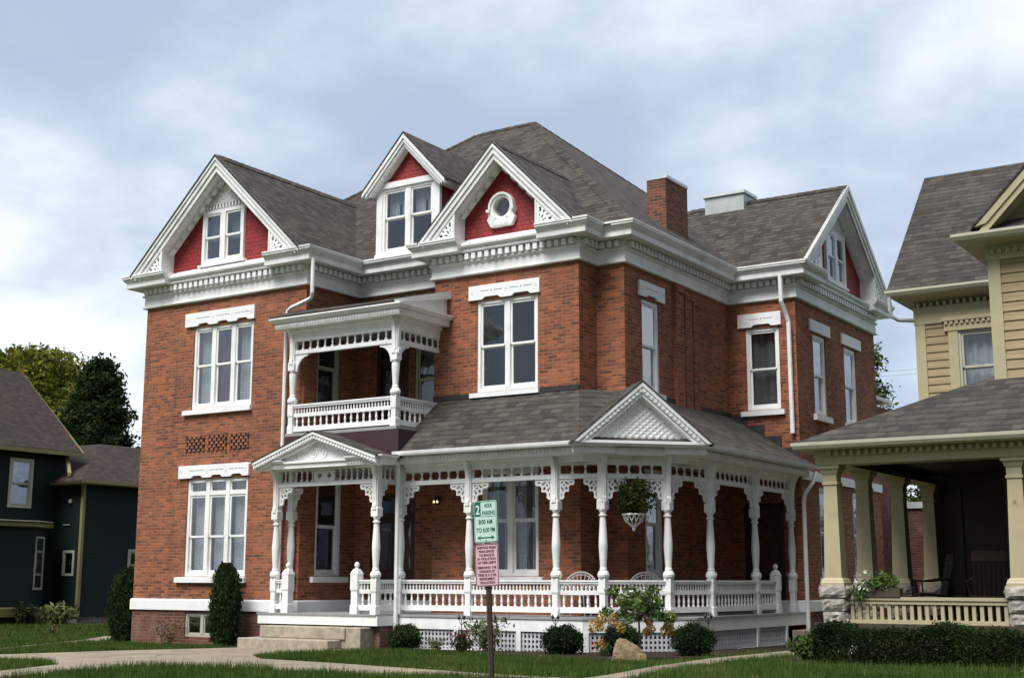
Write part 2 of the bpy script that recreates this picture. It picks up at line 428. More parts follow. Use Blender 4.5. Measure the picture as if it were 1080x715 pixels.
class MB:
    def __init__(s):
        s.v = []; s.f = []; s.mi = []; s.cur = 0
    def mat(s, i):
        s.cur = i; return s
    def poly(s, pts):
        k = len(s.v); s.v += [tuple(p) for p in pts]
        s.f.append(tuple(range(k, k + len(pts)))); s.mi.append(s.cur)
    def hexa(s, p):
        k = len(s.v); s.v += [tuple(q) for q in p]
        for f in ((0, 3, 2, 1), (4, 5, 6, 7), (0, 1, 5, 4), (1, 2, 6, 5), (2, 3, 7, 6), (3, 0, 4, 7)):
            s.f.append(tuple(k + i for i in f)); s.mi.append(s.cur)
    def box(s, x0, x1, y0, y1, z0, z1):
        s.hexa([(x0, y0, z0), (x1, y0, z0), (x1, y1, z0), (x0, y1, z0), (x0, y0, z1), (x1, y0, z1), (x1, y1, z1), (x0, y1, z1)])
    def fbox(s, fr, u0, u1, n0, n1, z0, z1):
        P = fr.P
        s.hexa([P(u0, n0, z0), P(u1, n0, z0), P(u1, n1, z0), P(u0, n1, z0), P(u0, n0, z1), P(u1, n0, z1), P(u1, n1, z1), P(u0, n1, z1)])
    def prism(s, a, b):
        """two matching outlines joined"""
        k = len(s.v); n = len(a)
        s.v += [tuple(p) for p in a] + [tuple(p) for p in b]
        s.f.append(tuple(range(k + n - 1, k - 1, -1))); s.mi.append(s.cur)
        s.f.append(tuple(range(k + n, k + 2 * n))); s.mi.append(s.cur)
        for i in range(n):
            j = (i + 1) % n
            s.f.append((k + i, k + j, k + n + j, k + n + i)); s.mi.append(s.cur)
    def fprism(s, fr, uz, n0, n1):
        s.prism([fr.P(u, n0, z) for u, z in uz], [fr.P(u, n1, z) for u, z in uz])
    def hprism(s, xy, z0, z1):
        s.prism([(x, y, z0) for x, y in xy], [(x, y, z1) for x, y in xy])
    def tube(s, path, r, n=8, r1=None):
        path = [Vector(p) for p in path]
        rings = []
        m = len(path)
        prev = None
        for i, p in enumerate(path):
            d = (path[min(i + 1, m - 1)] - path[max(i - 1, 0)])
            d = d.normalized() if d.length > 1e-9 else Vector((0, 0, 1))
            a = prev if prev is not None else (Vector((0, 0, 1)) if abs(d.z) < 0.9 else Vector((1, 0, 0)))
            x = (a - d * a.dot(d)).normalized(); prev = x
            y = d.cross(x)
            rr = r if r1 is None else r + (r1 - r) * i / max(1, m - 1)
            rings.append([p + x * (rr * math.cos(2 * math.pi * k / n)) + y * (rr * math.sin(2 * math.pi * k / n)) for k in range(n)])
        k = len(s.v)
        for rg in rings: s.v += [tuple(q) for q in rg]
        for i in range(m - 1):
            for j in range(n):
                jj = (j + 1) % n
                s.f.append((k + i * n + j, k + i * n + jj, k + (i + 1) * n + jj, k + (i + 1) * n + j)); s.mi.append(s.cur)
        s.f.append(tuple(k + j for j in range(n - 1, -1, -1))); s.mi.append(s.cur)
        s.f.append(tuple(k + (m - 1) * n + j for j in range(n))); s.mi.append(s.cur)
    def lathe(s, cx, cy, prof, n=12, rot=0.0):
        k = len(s.v); m = len(prof)
        for r, z in prof:
            for j in range(n):
                a = rot + 2 * math.pi * j / n
                s.v.append((cx + r * math.cos(a), cy + r * math.sin(a), z))
        for i in range(m - 1):
            for j in range(n):
                jj = (j + 1) % n
                s.f.append((k + i * n + j, k + i * n + jj, k + (i + 1) * n + jj, k + (i + 1) * n + j)); s.mi.append(s.cur)
        s.f.append(tuple(k + j for j in range(n - 1, -1, -1))); s.mi.append(s.cur)
        s.f.append(tuple(k + (m - 1) * n + j for j in range(n))); s.mi.append(s.cur)
    def slab(s, pts, t):
        """polygon given thickness t along -z"""
        s.prism([(x, y, z - t) for x, y, z in pts], pts)
    def fret(s, fr, mask, u0, z0, w, h, nx, nz, n0, n1, flip=False):
        """pierced board: solid cells of a small mask become one thin board"""
        cu, cz = w / nx, h / nz
        for j in range(nz):
            i = 0
            while i < nx:
                if mask((i + 0.5) / nx, (j + 0.5) / nz):
                    k = i
                    while k < nx and mask((k + 0.5) / nx, (j + 0.5) / nz): k += 1
                    a, b = i * cu, k * cu
                    if flip: a, b = w - b, w - a
                    s.fbox(fr, u0 + a, u0 + b, n0, n1, z0 + j * cz, z0 + (j + 1) * cz)
                    i = k
                else:
                    i += 1
    def build(s, name, mats, parent=None, smooth=False, recalc=True):
        me = bpy.data.meshes.new(name)
        me.from_pydata(s.v, [], s.f)
        if not isinstance(mats, (list, tuple)): mats = [mats]
        for m in mats: me.materials.append(M[m] if isinstance(m, str) else m)
        if len(mats) > 1: me.polygons.foreach_set('material_index', s.mi)
        if recalc:
            bm = bmesh.new(); bm.from_mesh(me)
            bmesh.ops.recalc_face_normals(bm, faces=bm.faces)
            bm.to_mesh(me); bm.free()
        if smooth: me.polygons.foreach_set('use_smooth', [True] * len(me.polygons))
        o = bpy.data.objects.new(name, me)
        COL.objects.link(o)
        if parent is not None: adopt(o, parent)
        return o

def world_loc(o):
    p = Vector(o.location)
    while o.parent is not None:
        o = o.parent; p = p + Vector(o.location)
    return p

def adopt(o, parent):
    """parent without moving: meshes are written in world coordinates"""
    o.parent = parent
    o.location = Vector(o.location) - world_loc(parent)

def thing(name, label, cat, loc=(0, 0, 0), group=None):
    o = bpy.data.objects.new(name, None); COL.objects.link(o)
    o.empty_display_size = 0.3
    o.location = loc; o['label'] = label; o['category'] = cat
    if group: o['group'] = group
    return o

def part_empty(name, parent, loc=None):
    o = bpy.data.objects.new(name, None); COL.objects.link(o)
    o.parent = parent
    if loc is not None: o.location = Vector(loc) - world_loc(parent)
    return o

def tag(o, label, cat, group=None):
    o['label'] = label; o['category'] = cat
    if group: o['group'] = group
    return o

def struct(o):
    o['kind'] = 'structure'; return o

def sweep(mb, path, prof, closed=False, caps=True):
    """run a profile [(out, z)...] along a plan path; out is to the right of travel; corners mitred"""
    n = len(path)
    offs = []
    for i in range(n):
        p = Vector(path[i])
        d0 = d1 = None
        if i > 0 or closed: d0 = (p - Vector(path[i - 1])).normalized()
        if i < n - 1 or closed: d1 = (Vector(path[(i + 1) % n]) - p).normalized()
        if d0 is None: d0 = d1
        if d1 is None: d1 = d0
        n0 = Vector((d0.y, -d0.x)); n1 = Vector((d1.y, -d1.x))
        b = n0 + n1
        k = 2.0 / b.length_squared if b.length_squared > 1e-6 else 1.0
        offs.append((p, b * k))
    m = len(prof)
    base = len(mb.v)
    for p, b in offs:
        for o_, z in prof:
            q = p + b * o_
            mb.v.append((q.x, q.y, z))
    cnt = n if closed else n - 1
    for i in range(cnt):
        j = (i + 1) % n
        for k in range(m - 1):
            mb.f.append((base + i * m + k, base + j * m + k, base + j * m + k + 1, base + i * m + k + 1)); mb.mi.append(mb.cur)
    if not closed and caps:
        mb.f.append(tuple(base + k for k in range(m))); mb.mi.append(mb.cur)
        mb.f.append(tuple(base + (n - 1) * m + k for k in range(m - 1, -1, -1))); mb.mi.append(mb.cur)

def along(path, step, closed=False, off=0.0):
    """points + directions at even spacing along each straight run"""
    n = len(path); out = []
    for i in range(n if closed else n - 1):
        a = Vector(path[i]); b = Vector(path[(i + 1) % n])
        L = (b - a).length; k = max(1, int(round(L / step)))
        for j in range(k):
            out.append((a + (b - a) * ((j + 0.5) / k), (b - a).normalized()))
    return out

def wall(mb, fr, u0, u1, z0, z1, holes=(), reveal=0.14):
    us = sorted({u0, u1, *[h[0] for h in holes], *[h[1] for h in holes]})
    zs = sorted({z0, z1, *[h[2] for h in holes], *[h[3] for h in holes]})
    us = [u for u in us if u0 <= u <= u1]; zs = [z for z in zs if z0 <= z <= z1]
    for i in range(len(us) - 1):
        for j in range(len(zs) - 1):
            cu = (us[i] + us[i + 1]) / 2; cz = (zs[j] + zs[j + 1]) / 2
            if any(h[0] < cu < h[1] and h[2] < cz < h[3] for h in holes): continue
            mb.poly([fr.P(us[i], 0, zs[j]), fr.P(us[i + 1], 0, zs[j]), fr.P(us[i + 1], 0, zs[j + 1]), fr.P(us[i], 0, zs[j + 1])])
    for a, b, c, d in holes:
        for (p, q) in (((a, c), (b, c)), ((b, c), (b, d)), ((b, d), (a, d)), ((a, d), (a, c))):
            mb.poly([fr.P(p[0], 0, p[1]), fr.P(q[0], 0, q[1]), fr.P(q[0], -reveal, q[1]), fr.P(p[0], -reveal, p[1])])

# ------------------------------------------------------------------ windows
def curtain(mb, fr, u0, u1, z0, z1, n, waves):
    k = max(8, int((u1 - u0) * 40))
    pr = None
    for i in range(k + 1):
        t = i / k
        u = u0 + (u1 - u0) * t
        nn = n + 0.028 * math.sin(t * waves * 2 * math.pi) + 0.012 * math.sin(t * waves * 5.1 + 1)
        if pr is not None:
            mb.poly([fr.P(pr[0], pr[1], z0), fr.P(u, nn, z0), fr.P(u, nn, z1), fr.P(pr[0], pr[1], z1)])
        pr = (u, nn)

def window(parent, fr, u0, u1, z0, z1, lites=2, meet=0.5, transom=None, style='lace', casing=0.075, mull=0.12, face=-0.03,
           name='window', fmat='white', lintel=None, sill=None, depth=0.55, label=None):
    f = MB()
    back = face - 0.10
    f.fbox(fr, u0, u0 + casing, back, face, z0, z1)
    f.fbox(fr, u1 - casing, u1, back, face, z0, z1)
    f.fbox(fr, u0 + casing, u1 - casing, back, face - 0.003, z1 - casing, z1)
    f.fbox(fr, u0 + casing, u1 - casing, back, face - 0.003, z0, z0 + 0.06)
    w = (u1 - u0 - 2 * casing - (lites - 1) * mull) / lites
    spans = []
    a = u0 + casing
    for i in range(lites):
        spans.append((a, a + w))
        if i < lites - 1:
            f.fbox(fr, a + w, a + w + mull, back, face + 0.004, z0 + 0.06, z1 - casing)
        a += w + mull
    pane = MB()
    st = 0.045
    for (a, b) in spans:
        top = z1 - casing
        bot = z0 + 0.06
        if transom:
            f.fbox(fr, a, b, back, face - 0.006, transom - 0.05, transom + 0.05)
            f.fbox(fr, a, a + 0.03, face - 0.06, face - 0.03, transom + 0.05, top)
            f.fbox(fr, b - 0.03, b, face - 0.06, face - 0.03, transom + 0.05, top)
            pane.poly([fr.P(a + 0.03, face - 0.05, transom + 0.05), fr.P(b - 0.03, face - 0.05, transom + 0.05), fr.P(b - 0.03, face - 0.05, top), fr.P(a + 0.03, face - 0.05, top)])
            top = transom - 0.05
        if meet is None:
            f.fbox(fr, a, a + .03, face - .06, face - .02, bot, top); f.fbox(fr, b - .03, b, face - .06, face - .02, bot, top)
            f.fbox(fr, a + .03, b - .03, face - .06, face - .02, top - .03, top); f.fbox(fr, a + .03, b - .03, face - .06, face - .02, bot, bot + .03)
            pane.poly([fr.P(a + .03, face - .04, bot + .03), fr.P(b - .03, face - .04, bot + .03), fr.P(b - .03, face - .04, top - .03), fr.P(a + .03, face - .04, top - .03)])
            continue
        zm = bot + (top - bot) * meet
        # upper sash sits in front of the lower one
        n1 = face - 0.025; n0 = face - 0.055
        f.fbox(fr, a, a + st, n0, n1, zm, top); f.fbox(fr, b - st, b, n0, n1, zm, top)
        f.fbox(fr, a + st, b - st, n0, n1, top - 0.05, top); f.fbox(fr, a + st, b - st, n0, n1 + 0.006, zm - 0.02, zm + 0.03)
        pane.poly([fr.P(a + st, n0 + 0.015, zm + 0.03), fr.P(b - st, n0 + 0.015, zm + 0.03), fr.P(b - st, n0 + 0.015, top - 0.05), fr.P(a + st, n0 + 0.015, top - 0.05)])
        m1 = face - 0.06; m0 = face - 0.092
        f.fbox(fr, a, a + st, m0, m1, bot, zm); f.fbox(fr, b - st, b, m0, m1, bot, zm)
        f.fbox(fr, a + st, b - st, m0, m1, bot, bot + 0.085); f.fbox(fr, a + st, b - st, m0, m1 - 0.002, zm - 0.045, zm - 0.022)
        pane.poly([fr.P(a + st, m0 + 0.015, bot + 0.085), fr.P(b - st, m0 + 0.015, bot + 0.085), fr.P(b - st, m0 + 0.015, zm - 0.045), fr.P(a + st, m0 + 0.015, zm - 0.045)])
    o = f.build(name, fmat, parent)
    if label: o['label'] = label
    pane.build('pane', 'glass', o, recalc=False)
    r = MB()
    P = fr.P; d = back - depth; e = 0.0
    q = [(u0 + .01, z0 + .01), (u1 - .01, z0 + .01), (u1 - .01, z1 - .01), (u0 + .01, z1 - .01)]
    r.poly([P(u, d, z) for u, z in q])
    for i in range(4):
        j = (i + 1) % 4
        r.poly([P(q[i][0], back, q[i][1]), P(q[j][0], back, q[j][1]), P(q[j][0], d, q[j][1]), P(q[i][0], d, q[i][1])])
    r.build('room_lining', 'room', o, recalc=False)
    nb = back - 0.12
    if style and style != 'none':
        c = MB(); mats = ['lace']
        if style == 'lace':                       # two gathered drops per lite
            for (a, b) in spans:
                w_ = b - a
                curtain(c, fr, a, a + w_ * 0.36, z0, z1, nb, 3); curtain(c, fr, b - w_ * 0.36, b, z0, z1, nb, 3)
        elif style == 'full':
            mats = ['lace']
            for (a, b) in spans: curtain(c, fr, a + 0.01, b - 0.01, z0, z1, nb, 5)
        elif style == 'sheer':
            mats = ['sheer']
            curtain(c, fr, u0 + 0.03, u1 - 0.03, z0, z1, nb, 5 * lites)
        elif style == 'sheer_wine':
            mats = ['sheer', 'redcurtain']
            for i, (a, b) in enumerate(spans):
                c.mat(1 if i == 1 else 0)
                curtain(c, fr, a, a + (b - a) * (0.92 if i != 1 else 0.75), z0, z1, nb, 4)
        elif style == 'valance':
            for (a, b) in spans:
                w_ = b - a; zz = z0 + (z1 - z0) * 0.55
                curtain(c, fr, a, a + w_ * 0.45, zz, z1, nb, 3); curtain(c, fr, b - w_ * 0.4, b, zz, z1, nb, 3)
                curtain(c, fr, a, b, z1 - 0.35, z1, nb - 0.03, 5)
        elif style == 'halflace':
            zz = z0 + (z1 - z0) * 0.52
            for (a, b) in spans: curtain(c, fr, a + 0.01, b - 0.01, z0 + 0.1, zz, nb, 5)
        elif style == 'blind':
            mats = ['blind']
            for (a, b) in spans: c.poly([fr.P(a, nb, z0 + (z1 - z0) * 0.45), fr.P(b, nb, z0 + (z1 - z0) * 0.45), fr.P(b, nb, z1), fr.P(a, nb, z1)])
            c2 = None
        elif style == 'blindfull':
            mats = ['blind']
            curtain(c, fr, u0 + 0.03, u1 - 0.03, z0, z1, nb, 2)
        c.build('curtain', mats, o, recalc=False)
    if lintel:
        a, b, c0, c1 = lintel
        lm = MB()
        # carved underside: a shallow notch over every lite
        pts = [(a, c1), (a, c0)]
        for (p, q) in spans:
            m_ = (q - p) * 0.13
            pts += [(p + m_, c0), (p + m_ + 0.07, c0 + 0.055), (q - m_ - 0.07, c0 + 0.055), (q - m_, c0)]
        pts += [(b, c0), (b, c1)]
        lm.fprism(fr, pts, -0.10, 0.055)
        lm.mat(1)
        for (p, q) in spans:
            mid = (p + q) / 2; zz = c0 + (c1 - c0) * 0.58; w_ = (q - p)
            lm.fbox(fr, p + 0.06 * w_, mid - 0.10 * w_, 0.05, 0.0575, zz - 0.0075, zz + 0.0075)
            lm.fbox(fr, mid + 0.10 * w_, q - 0.06 * w_, 0.05, 0.0575, zz - 0.0075, zz + 0.0075)
            lm.fprism(fr, [(mid - 0.03, zz), (mid, zz - 0.02), (mid + 0.03, zz), (mid, zz + 0.02)], 0.05, 0.0575)
        for uu in [a + 0.09] + [(spans[i][1] + spans[i + 1][0]) / 2 for i in range(lites - 1)] + [b - 0.09]:
            zz = c0 + (c1 - c0) * 0.5
            for k in range(5):
                an = k * 2 * math.pi / 5 + 0.3
                lm.fbox(fr, uu + 0.032 * math.cos(an) - 0.007, uu + 0.032 * math.cos(an) + 0.007, 0.05, 0.0575, zz + 0.032 * math.sin(an) - 0.007, zz + 0.032 * math.sin(an) + 0.007)
        lm.build('lintel', ['stone', 'mark'], o)
    if sill:
        a, b, c0, c1 = sill
        sm = MB()
        sm.prism([fr.P(a, -0.12, c0), fr.P(a, 0.09, c0), fr.P(a, 0.09, c1 - 0.02), fr.P(a, -0.12, c1)], [fr.P(b, -0.12, c0), fr.P(b, 0.09, c0), fr.P(b, 0.09, c1 - 0.02), fr.P(b, -0.12, c1)])
        sm.build('sill', 'stone', o)
    return o

# ------------------------------------------------------------------ foliage
def leaves(name, pts, size, mat, parent=None, aspect=1.6, up=0.0, jitter=0.5, seed=1, axis=None):
    """one leaf-sized quad per point"""
    rg = np.random.default_rng(seed * 7 + 100003)
    pts = np.asarray(pts, float); n = len(pts)
    a = rg.normal(size=(n, 3))
    if axis is not None: a = a * (1 - 0.6) + np.asarray(axis) * 1.2
    a /= np.linalg.norm(a, axis=1)[:, None]
    r = rg.normal(size=(n, 3)); r[:, 2] += up
    b = np.cross(a, r); b /= np.linalg.norm(b, axis=1)[:, None] + 1e-9
    s = size * (1 + jitter * (rg.random((n, 1)) - 0.5) * 2)
    a = a * s * aspect; b = b * s
    k = np.cross(a, b); k /= np.linalg.norm(k, axis=1)[:, None] + 1e-9
    v = np.empty((n, 4, 3))
    v[:, 0] = pts - a; v[:, 1] = pts - b * 0.62 + k * s * 0.15; v[:, 2] = pts + a; v[:, 3] = pts + b * 0.62 + k * s * 0.15
    return quads(name, v.reshape(-1, 3), 4, mat, parent)

def quads(name, v, per, mat, parent=None):
    n = len(v) // per
    me = bpy.data.meshes.new(name)
    me.vertices.add(len(v)); me.vertices.foreach_set('co', np.asarray(v, np.float32).ravel())
    me.loops.add(n * per); me.loops.foreach_set('vertex_index', np.arange(n * per, dtype=np.int32))
    me.polygons.add(n); me.polygons.foreach_set('loop_start', np.arange(0, n * per, per, dtype=np.int32))
    me.polygons.foreach_set('loop_total', np.full(n, per, dtype=np.int32))
    me.update(calc_edges=True)
    me.materials.append(M[mat])
    o = bpy.data.objects.new(name, me); COL.objects.link(o)
    if parent is not None: adopt(o, parent)
    return o

def blob_points(c, r, n, seed, shell=0.55):
    rg = np.random.default_rng(seed)
    d = rg.normal(size=(n, 3)); d /= np.linalg.norm(d, axis=1)[:, None]
    rad = (shell + (1 - shell) * rg.random(n) ** 0.6)
    return np.asarray(c) + d * rad[:, None] * np.asarray(r)

def gz(x, y):
    return max(-0.05, 0.13 + 0.0125 * (x + 15) - 0.012 * (y - 22.4)) if y > 9 else 0.13 + 0.0125 * (max(min(x, 4), -29) + 15) + 0.16

# ================================================================== BRICK HOUSE
house = thing('brick_house', 'three-storey red brick Victorian house with white trim, red gables and wraparound porch', 'house', (-18.5, 26.0, 0.1))
XL0, XL1, YL = -25.5, -20.22, 22.4        # left wing
YR = 24.3                                  # recessed wall
XM0, XM1, YM = -17.5, -13.75, 23.66        # centre bay
XN, YN = -13.07, 24.4                      # step and long side wall
YW = 29.75                                 # right wing front
XR, YB = -11.34, 35.6                      # right wing gable wall
ZF = 8.16                                  # underside of the frieze

FL, FR_, FM, FN_, FW = front(YL), front(YR), front(YM), front(YN), front(YW)
SL, SM1, SN, SR = side(XL1), side(XM1), side(XN), side(XR)

hole_L2 = (-23.80, -21.84, 5.50, 7.50)
hole_L1 = (-23.80, -21.84, 1.57, 3.83)
hole_LB = (-23.70, -22.62, 0.20, 0.74)
hole_M2 = (-16.34, -14.77, 5.51, 7.54)
hole_M1 = (-16.20, -14.76, 1.58, 3.84)
hole_N2 = (25.18, 26.00, 5.51, 7.52)
hole_N1 = (25.20, 26.02, 1.58, 3.84)
hole_W2 = (-12.62, -11.77, 5.51, 7.50)
hole_W1 = (-12.80, -11.80, 0.82, 3.30)
hole_Ra = (30.86, 31.74, 5.48, 7.46)
hole_Rb = (33.10, 34.02, 5.48, 7.46)
hole_Rc = (33.30, 34.08, 1.58, 3.72)
hole_Rd = (30.90, 31.70, 1.58, 3.72)
hole_SL1 = (22.92, 23.80, 1.58, 3.84)
hole_SL2 = (22.85, 23.62, 5.30, 7.35)
hole_D1 = (-19.75, -18.45, 0.82, 3.45)
hole_D2 = (-19.66, -18.70, 4.72, 7.05)
hole_D3 = (-18.52, -17.72, 5.35, 7.30)

w = MB()
ZB = 0.80
wall(w, FL, XL0, XL1, ZB, ZF + .1, [hole_L2, hole_L1])
wall(w, SL, YL, YR, ZB, ZF + .1, [hole_SL1, hole_SL2])
wall(w, FR_, XL1, XM0, ZB, ZF + .1, [hole_D1, hole_D2, hole_D3])
w.poly([(XM0, YR, ZB), (XM0, YM, ZB), (XM0, YM, ZF + .1), (XM0, YR, ZF + .1)])
wall(w, FM, XM0, XM1, ZB, ZF + .1, [hole_M2, hole_M1])
wall(w, SM1, YM, YN, ZB, ZF + .1)
wall(w, FN_, XM1, XN, ZB, ZF + .1)
wall(w, SN, YN, YW, ZB, ZF + .1, [hole_N2, hole_N1])
wall(w, FW, XN, XR, ZB, ZF + .1, [hole_W2, hole_W1])
wall(w, SR, YW, YB, ZB, ZF + .1, [hole_Ra, hole_Rb, hole_Rc, hole_Rd])
w.poly([(XR, YB, ZB), (-25.5, YB, ZB), (-25.5, YB, ZF + .1), (XR, YB, ZF + .1)])
w.poly([(XL0, YB, ZB), (XL0, YL, ZB), (XL0, YL, ZF + .1), (XL0, YB, ZF + .1)])
# corbelled pilaster strips on the long side wall
for (a, b, z1, n) in ((26.70, 27.10, 8.10, .09), (27.22, 27.56, 8.02, .07), (27.68, 27.98, 7.94, .05)):
    w.fbox(SN, a, b, -.01, n, 5.2, z1)
    w.fbox(SN, a - .03, b + .03, -.01, n + .035, z1 - .16, z1 - .08)
w.build('wall', 'brick', house, recalc=False)

w = MB()
for a, b in (((XL0, YL), (XL1, YL)), ((XL1, YL), (XL1, YR)), ((XL1, YR), (XM0, YR)), ((XM0, YM), (XM1, YM)), ((XM1, YM), (XN, YN)), ((XN, YN), (XN, YW)), ((XN, YW), (XR, YW)), ((XR, YW), (XR, YB)), ((XR, YB), (XL0, YB)), ((XL0, YB), (XL0, YL))):
    if a == (XL0, YL):
        wall(w, FL, XL0, XL1, -0.4, ZB, [hole_LB])
    else:
        w.poly([(*a, -.4), (*b, -.4), (*b, ZB), (*a, ZB)])
w.build('foundation', 'brick_base', house, recalc=False)

b = MB()
sweep(b, [(XM0, YR + .0), (XL1, YR), (XL1, YL), (XL0, YL), (XL0, YB)][::-1], [(0.0, .80), (.045, .80), (.045, 1.02), (.03, 1.05), (0, 1.055)])
sweep(b, [(XN, YW), (XR, YW), (XR, YB)], [(0.0, .80), (.045, .80), (.045, 1.02), (.03, 1.05), (0, 1.055)])
b.build('stone_band', 'stone', house)
b = MB()
b.fbox(SR, YW + .02, YB, .0, .05, 3.83, 4.04)
b.build('stone_band', 'stone', house)

# ---- cornice
plan = [(XL0, YL), (XL1, YL), (XL1, YR), (XM0, YR), (XM0, YM), (XM1, YM), (XM1, YN), (XN, YN), (XN, YW), (XR, YW), (XR, YB), (XL0, YB)]
FRIEZE = [(0, 8.14), (.075, 8.14), (.09, 8.155), (.09, 8.185), (.06, 8.20), (.05, 8.41), (.075, 8.42), (.105, 8.445), (.105, 8.47), (.055, 8.475), (.055, 8.66), (0, 8.66)]
CROWN = [(0, 8.635), (.385, 8.635), (.39, 8.645), (.39, 8.735), (.37, 8.74), (.37, 8.755), (.40, 8.79), (.445, 8.835), (.45, 8.86), (.475, 8.865), (.475, 8.905), (.49, 8.91), (.49, 8.95), (.455, 8.955), (.44, 8.925), (.0, 8.94)]
LEDGE = [(0, 8.635), (.20, 8.635), (.21, 8.66), (.21, 8.71), (.235, 8.715), (.27, 8.76), (.275, 8.80), (.23, 8.83), (0, 8.97)]
c = MB()
sweep(c, plan, FRIEZE, True)
crownA = [(-21.20, YL), (XL1, YL), (XL1, YR), (XM0, YR), (XM0, YM), (-16.62, YM)]
crownB = [(-14.56, YM), (XM1, YM), (XM1, YN), (XN, YN), (XN, YW), (XR, YW), (XR, 30.75)]
crownC = [(XR, 34.55), (XR, YB), (XL0, YB), (XL0, YL), (-24.50, YL)]
for p in (crownA, crownB, crownC): sweep(c, p, CROWN)
for p in ([(-24.50, YL), (-21.20, YL)], [(-16.62, YM), (-14.56, YM)], [(XR, 30.75), (XR, 34.55)]): sweep(c, p, LEDGE)
cor = c.build('cornice', 'white_worn', house)
d = MB()
for p, t in along(plan, 0.178, True):
    if p.y > 35.5: continue
    fr = Frame(p.x, p.y, t.x, t.y)
    d.fbox(fr, -.052, .052, .05, .185, 8.485, 8.61)
d.build('dentil_course', 'white', cor)

# ---- main roof
S = 0.82
def zf(y): return 8.93 + S * (y - 23.95)
def zr(x): return 8.93 + S * (-12.62 - x)
PK = (-19.07, 30.42, 14.22); PL = (-21.03, 30.42, 14.22)
HF = (-24.75, 26.70, 11.18)
yb = 36.89
r = MB()
T = .05
r.slab([(-25.9, 23.80, zf(23.80)), (-12.60, 23.93, zf(23.93)), PK, PL, HF, (-25.9, 25.2, zf(25.2))], T)
r.slab([(-12.60, 23.93, 8.92), (-12.60, yb, 8.92), PK], T)
r.slab([(-12.60, yb, 8.92), (-25.9, yb, 8.92), (-24.75, 34.14, 11.18), PL, PK], T)
r.slab([HF, PL, (-24.75, 34.14, 11.18)], T)
r.slab([(-25.9, 25.2, 9.95), HF, (-24.75, 34.14, 11.18), (-25.9, yb, 8.92)], T)
# left wing gable roof
XC, ZA = -22.86, 11.60
SLW = 0.955
for sgn in (-1, 1):
    hw = 2.79
    r.slab([(XC, 21.90, ZA), (XC, 27.6, ZA), (XC + sgn * hw, 27.6, ZA - SLW * hw), (XC + sgn * hw, 21.90, ZA - SLW * hw)], T)
# centre bay gable roof
XB, ZBa = -15.64, 10.97
for sgn in (-1, 1):
    hw = 2.02
    r.slab([(XB, 23.17, ZBa), (XB, 26.7, ZBa), (XB + sgn * hw, 26.7, ZBa - hw), (XB + sgn * hw, 23.17, ZBa - hw)], T)
    # flat behind the gutter
    r.poly([(XB + sgn * (hw - .05), 23.25, 8.925), (XB + sgn * 2.32, 23.25, 8.925), (XB + sgn * 2.32, 24.0, 8.925), (XB + sgn * (hw - .05), 24.0, 8.925)])
# right wing gable roof (ridge runs along x)
YC = 32.63
SRW = 0.80
for sgn in (-1, 1):
    hw = 3.3
    r.slab([(-10.86, YC, 11.58), (-18.6, YC, 11.58), (-18.6, YC + sgn * hw, 11.58 - SRW * hw), (-10.86, YC + sgn * hw, 11.58 - SRW * hw)], T)
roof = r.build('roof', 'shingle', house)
# shingle caps over hips and ridges
def cap(a, b, sl, wd=.17, seg=.22):
    a = Vector(a); b = Vector(b); L = (b - a).length; nseg = int(L / seg)
    t = (b - a).normalized(); sd = t.cross(Vector((0, 0, 1))).normalized()
    for i in range(nseg):
        p = a + t * (i * seg); q = a + t * ((i + 1) * seg + .03)
        lift = Vector((0, 0, .028)); lo = Vector((0, 0, .012))
        dn = Vector((0, 0, -sl * wd + .004))
        k.poly([p + lo, q + lift, q + sd * wd + dn + lift, p + sd * wd + dn + lo])
        k.poly([p + lo, q + lift, q - sd * wd + dn + lift, p - sd * wd + dn + lo])
for p_, q_, sl_ in (((-12.70, 24.03, 8.99), PK, .58), (PK, PL, .82), (HF, PL, .58), ((XC, 22.0, ZA), (XC, 27.3, ZA), SLW), ((XB, 23.3, ZBa), (XB, 26.3, ZBa), 1.0), ((-10.9, YC, 11.58), (-15.5, YC, 11.58), SRW), ((-12.70, yb - .08, 8.99), PK, .58)):
    k = MB(); cap(p_, q_, sl_); k.build('ridge_cap', 'shingle', roof, recalc=False)

# chimney
ch = MB()
ch.box(-13.79, -13.30, 26.93, 28.08, 8.9, 10.72)
co = ch.build('chimney', 'brick_old', roof)
ch = MB(); ch.box(-13.80, -13.29, 26.92, 28.09, 10.72, 10.735); ch.box(-13.36, -13.28, 26.95, 28.09, 10.735, 10.80)
ch.build('chimney_cap', 'capmetal', roof)
ch = MB(); ch.box(-14.75, -13.62, 32.25, 33.05, 10.9, 11.74)
ch.build('vent_box', 'metalgrey', roof)
ch = MB(); ch.box(-14.80, -13.57, 32.20, 33.10, 11.74, 11.82)
ch.build('vent_cap', 'capmetal', roof)

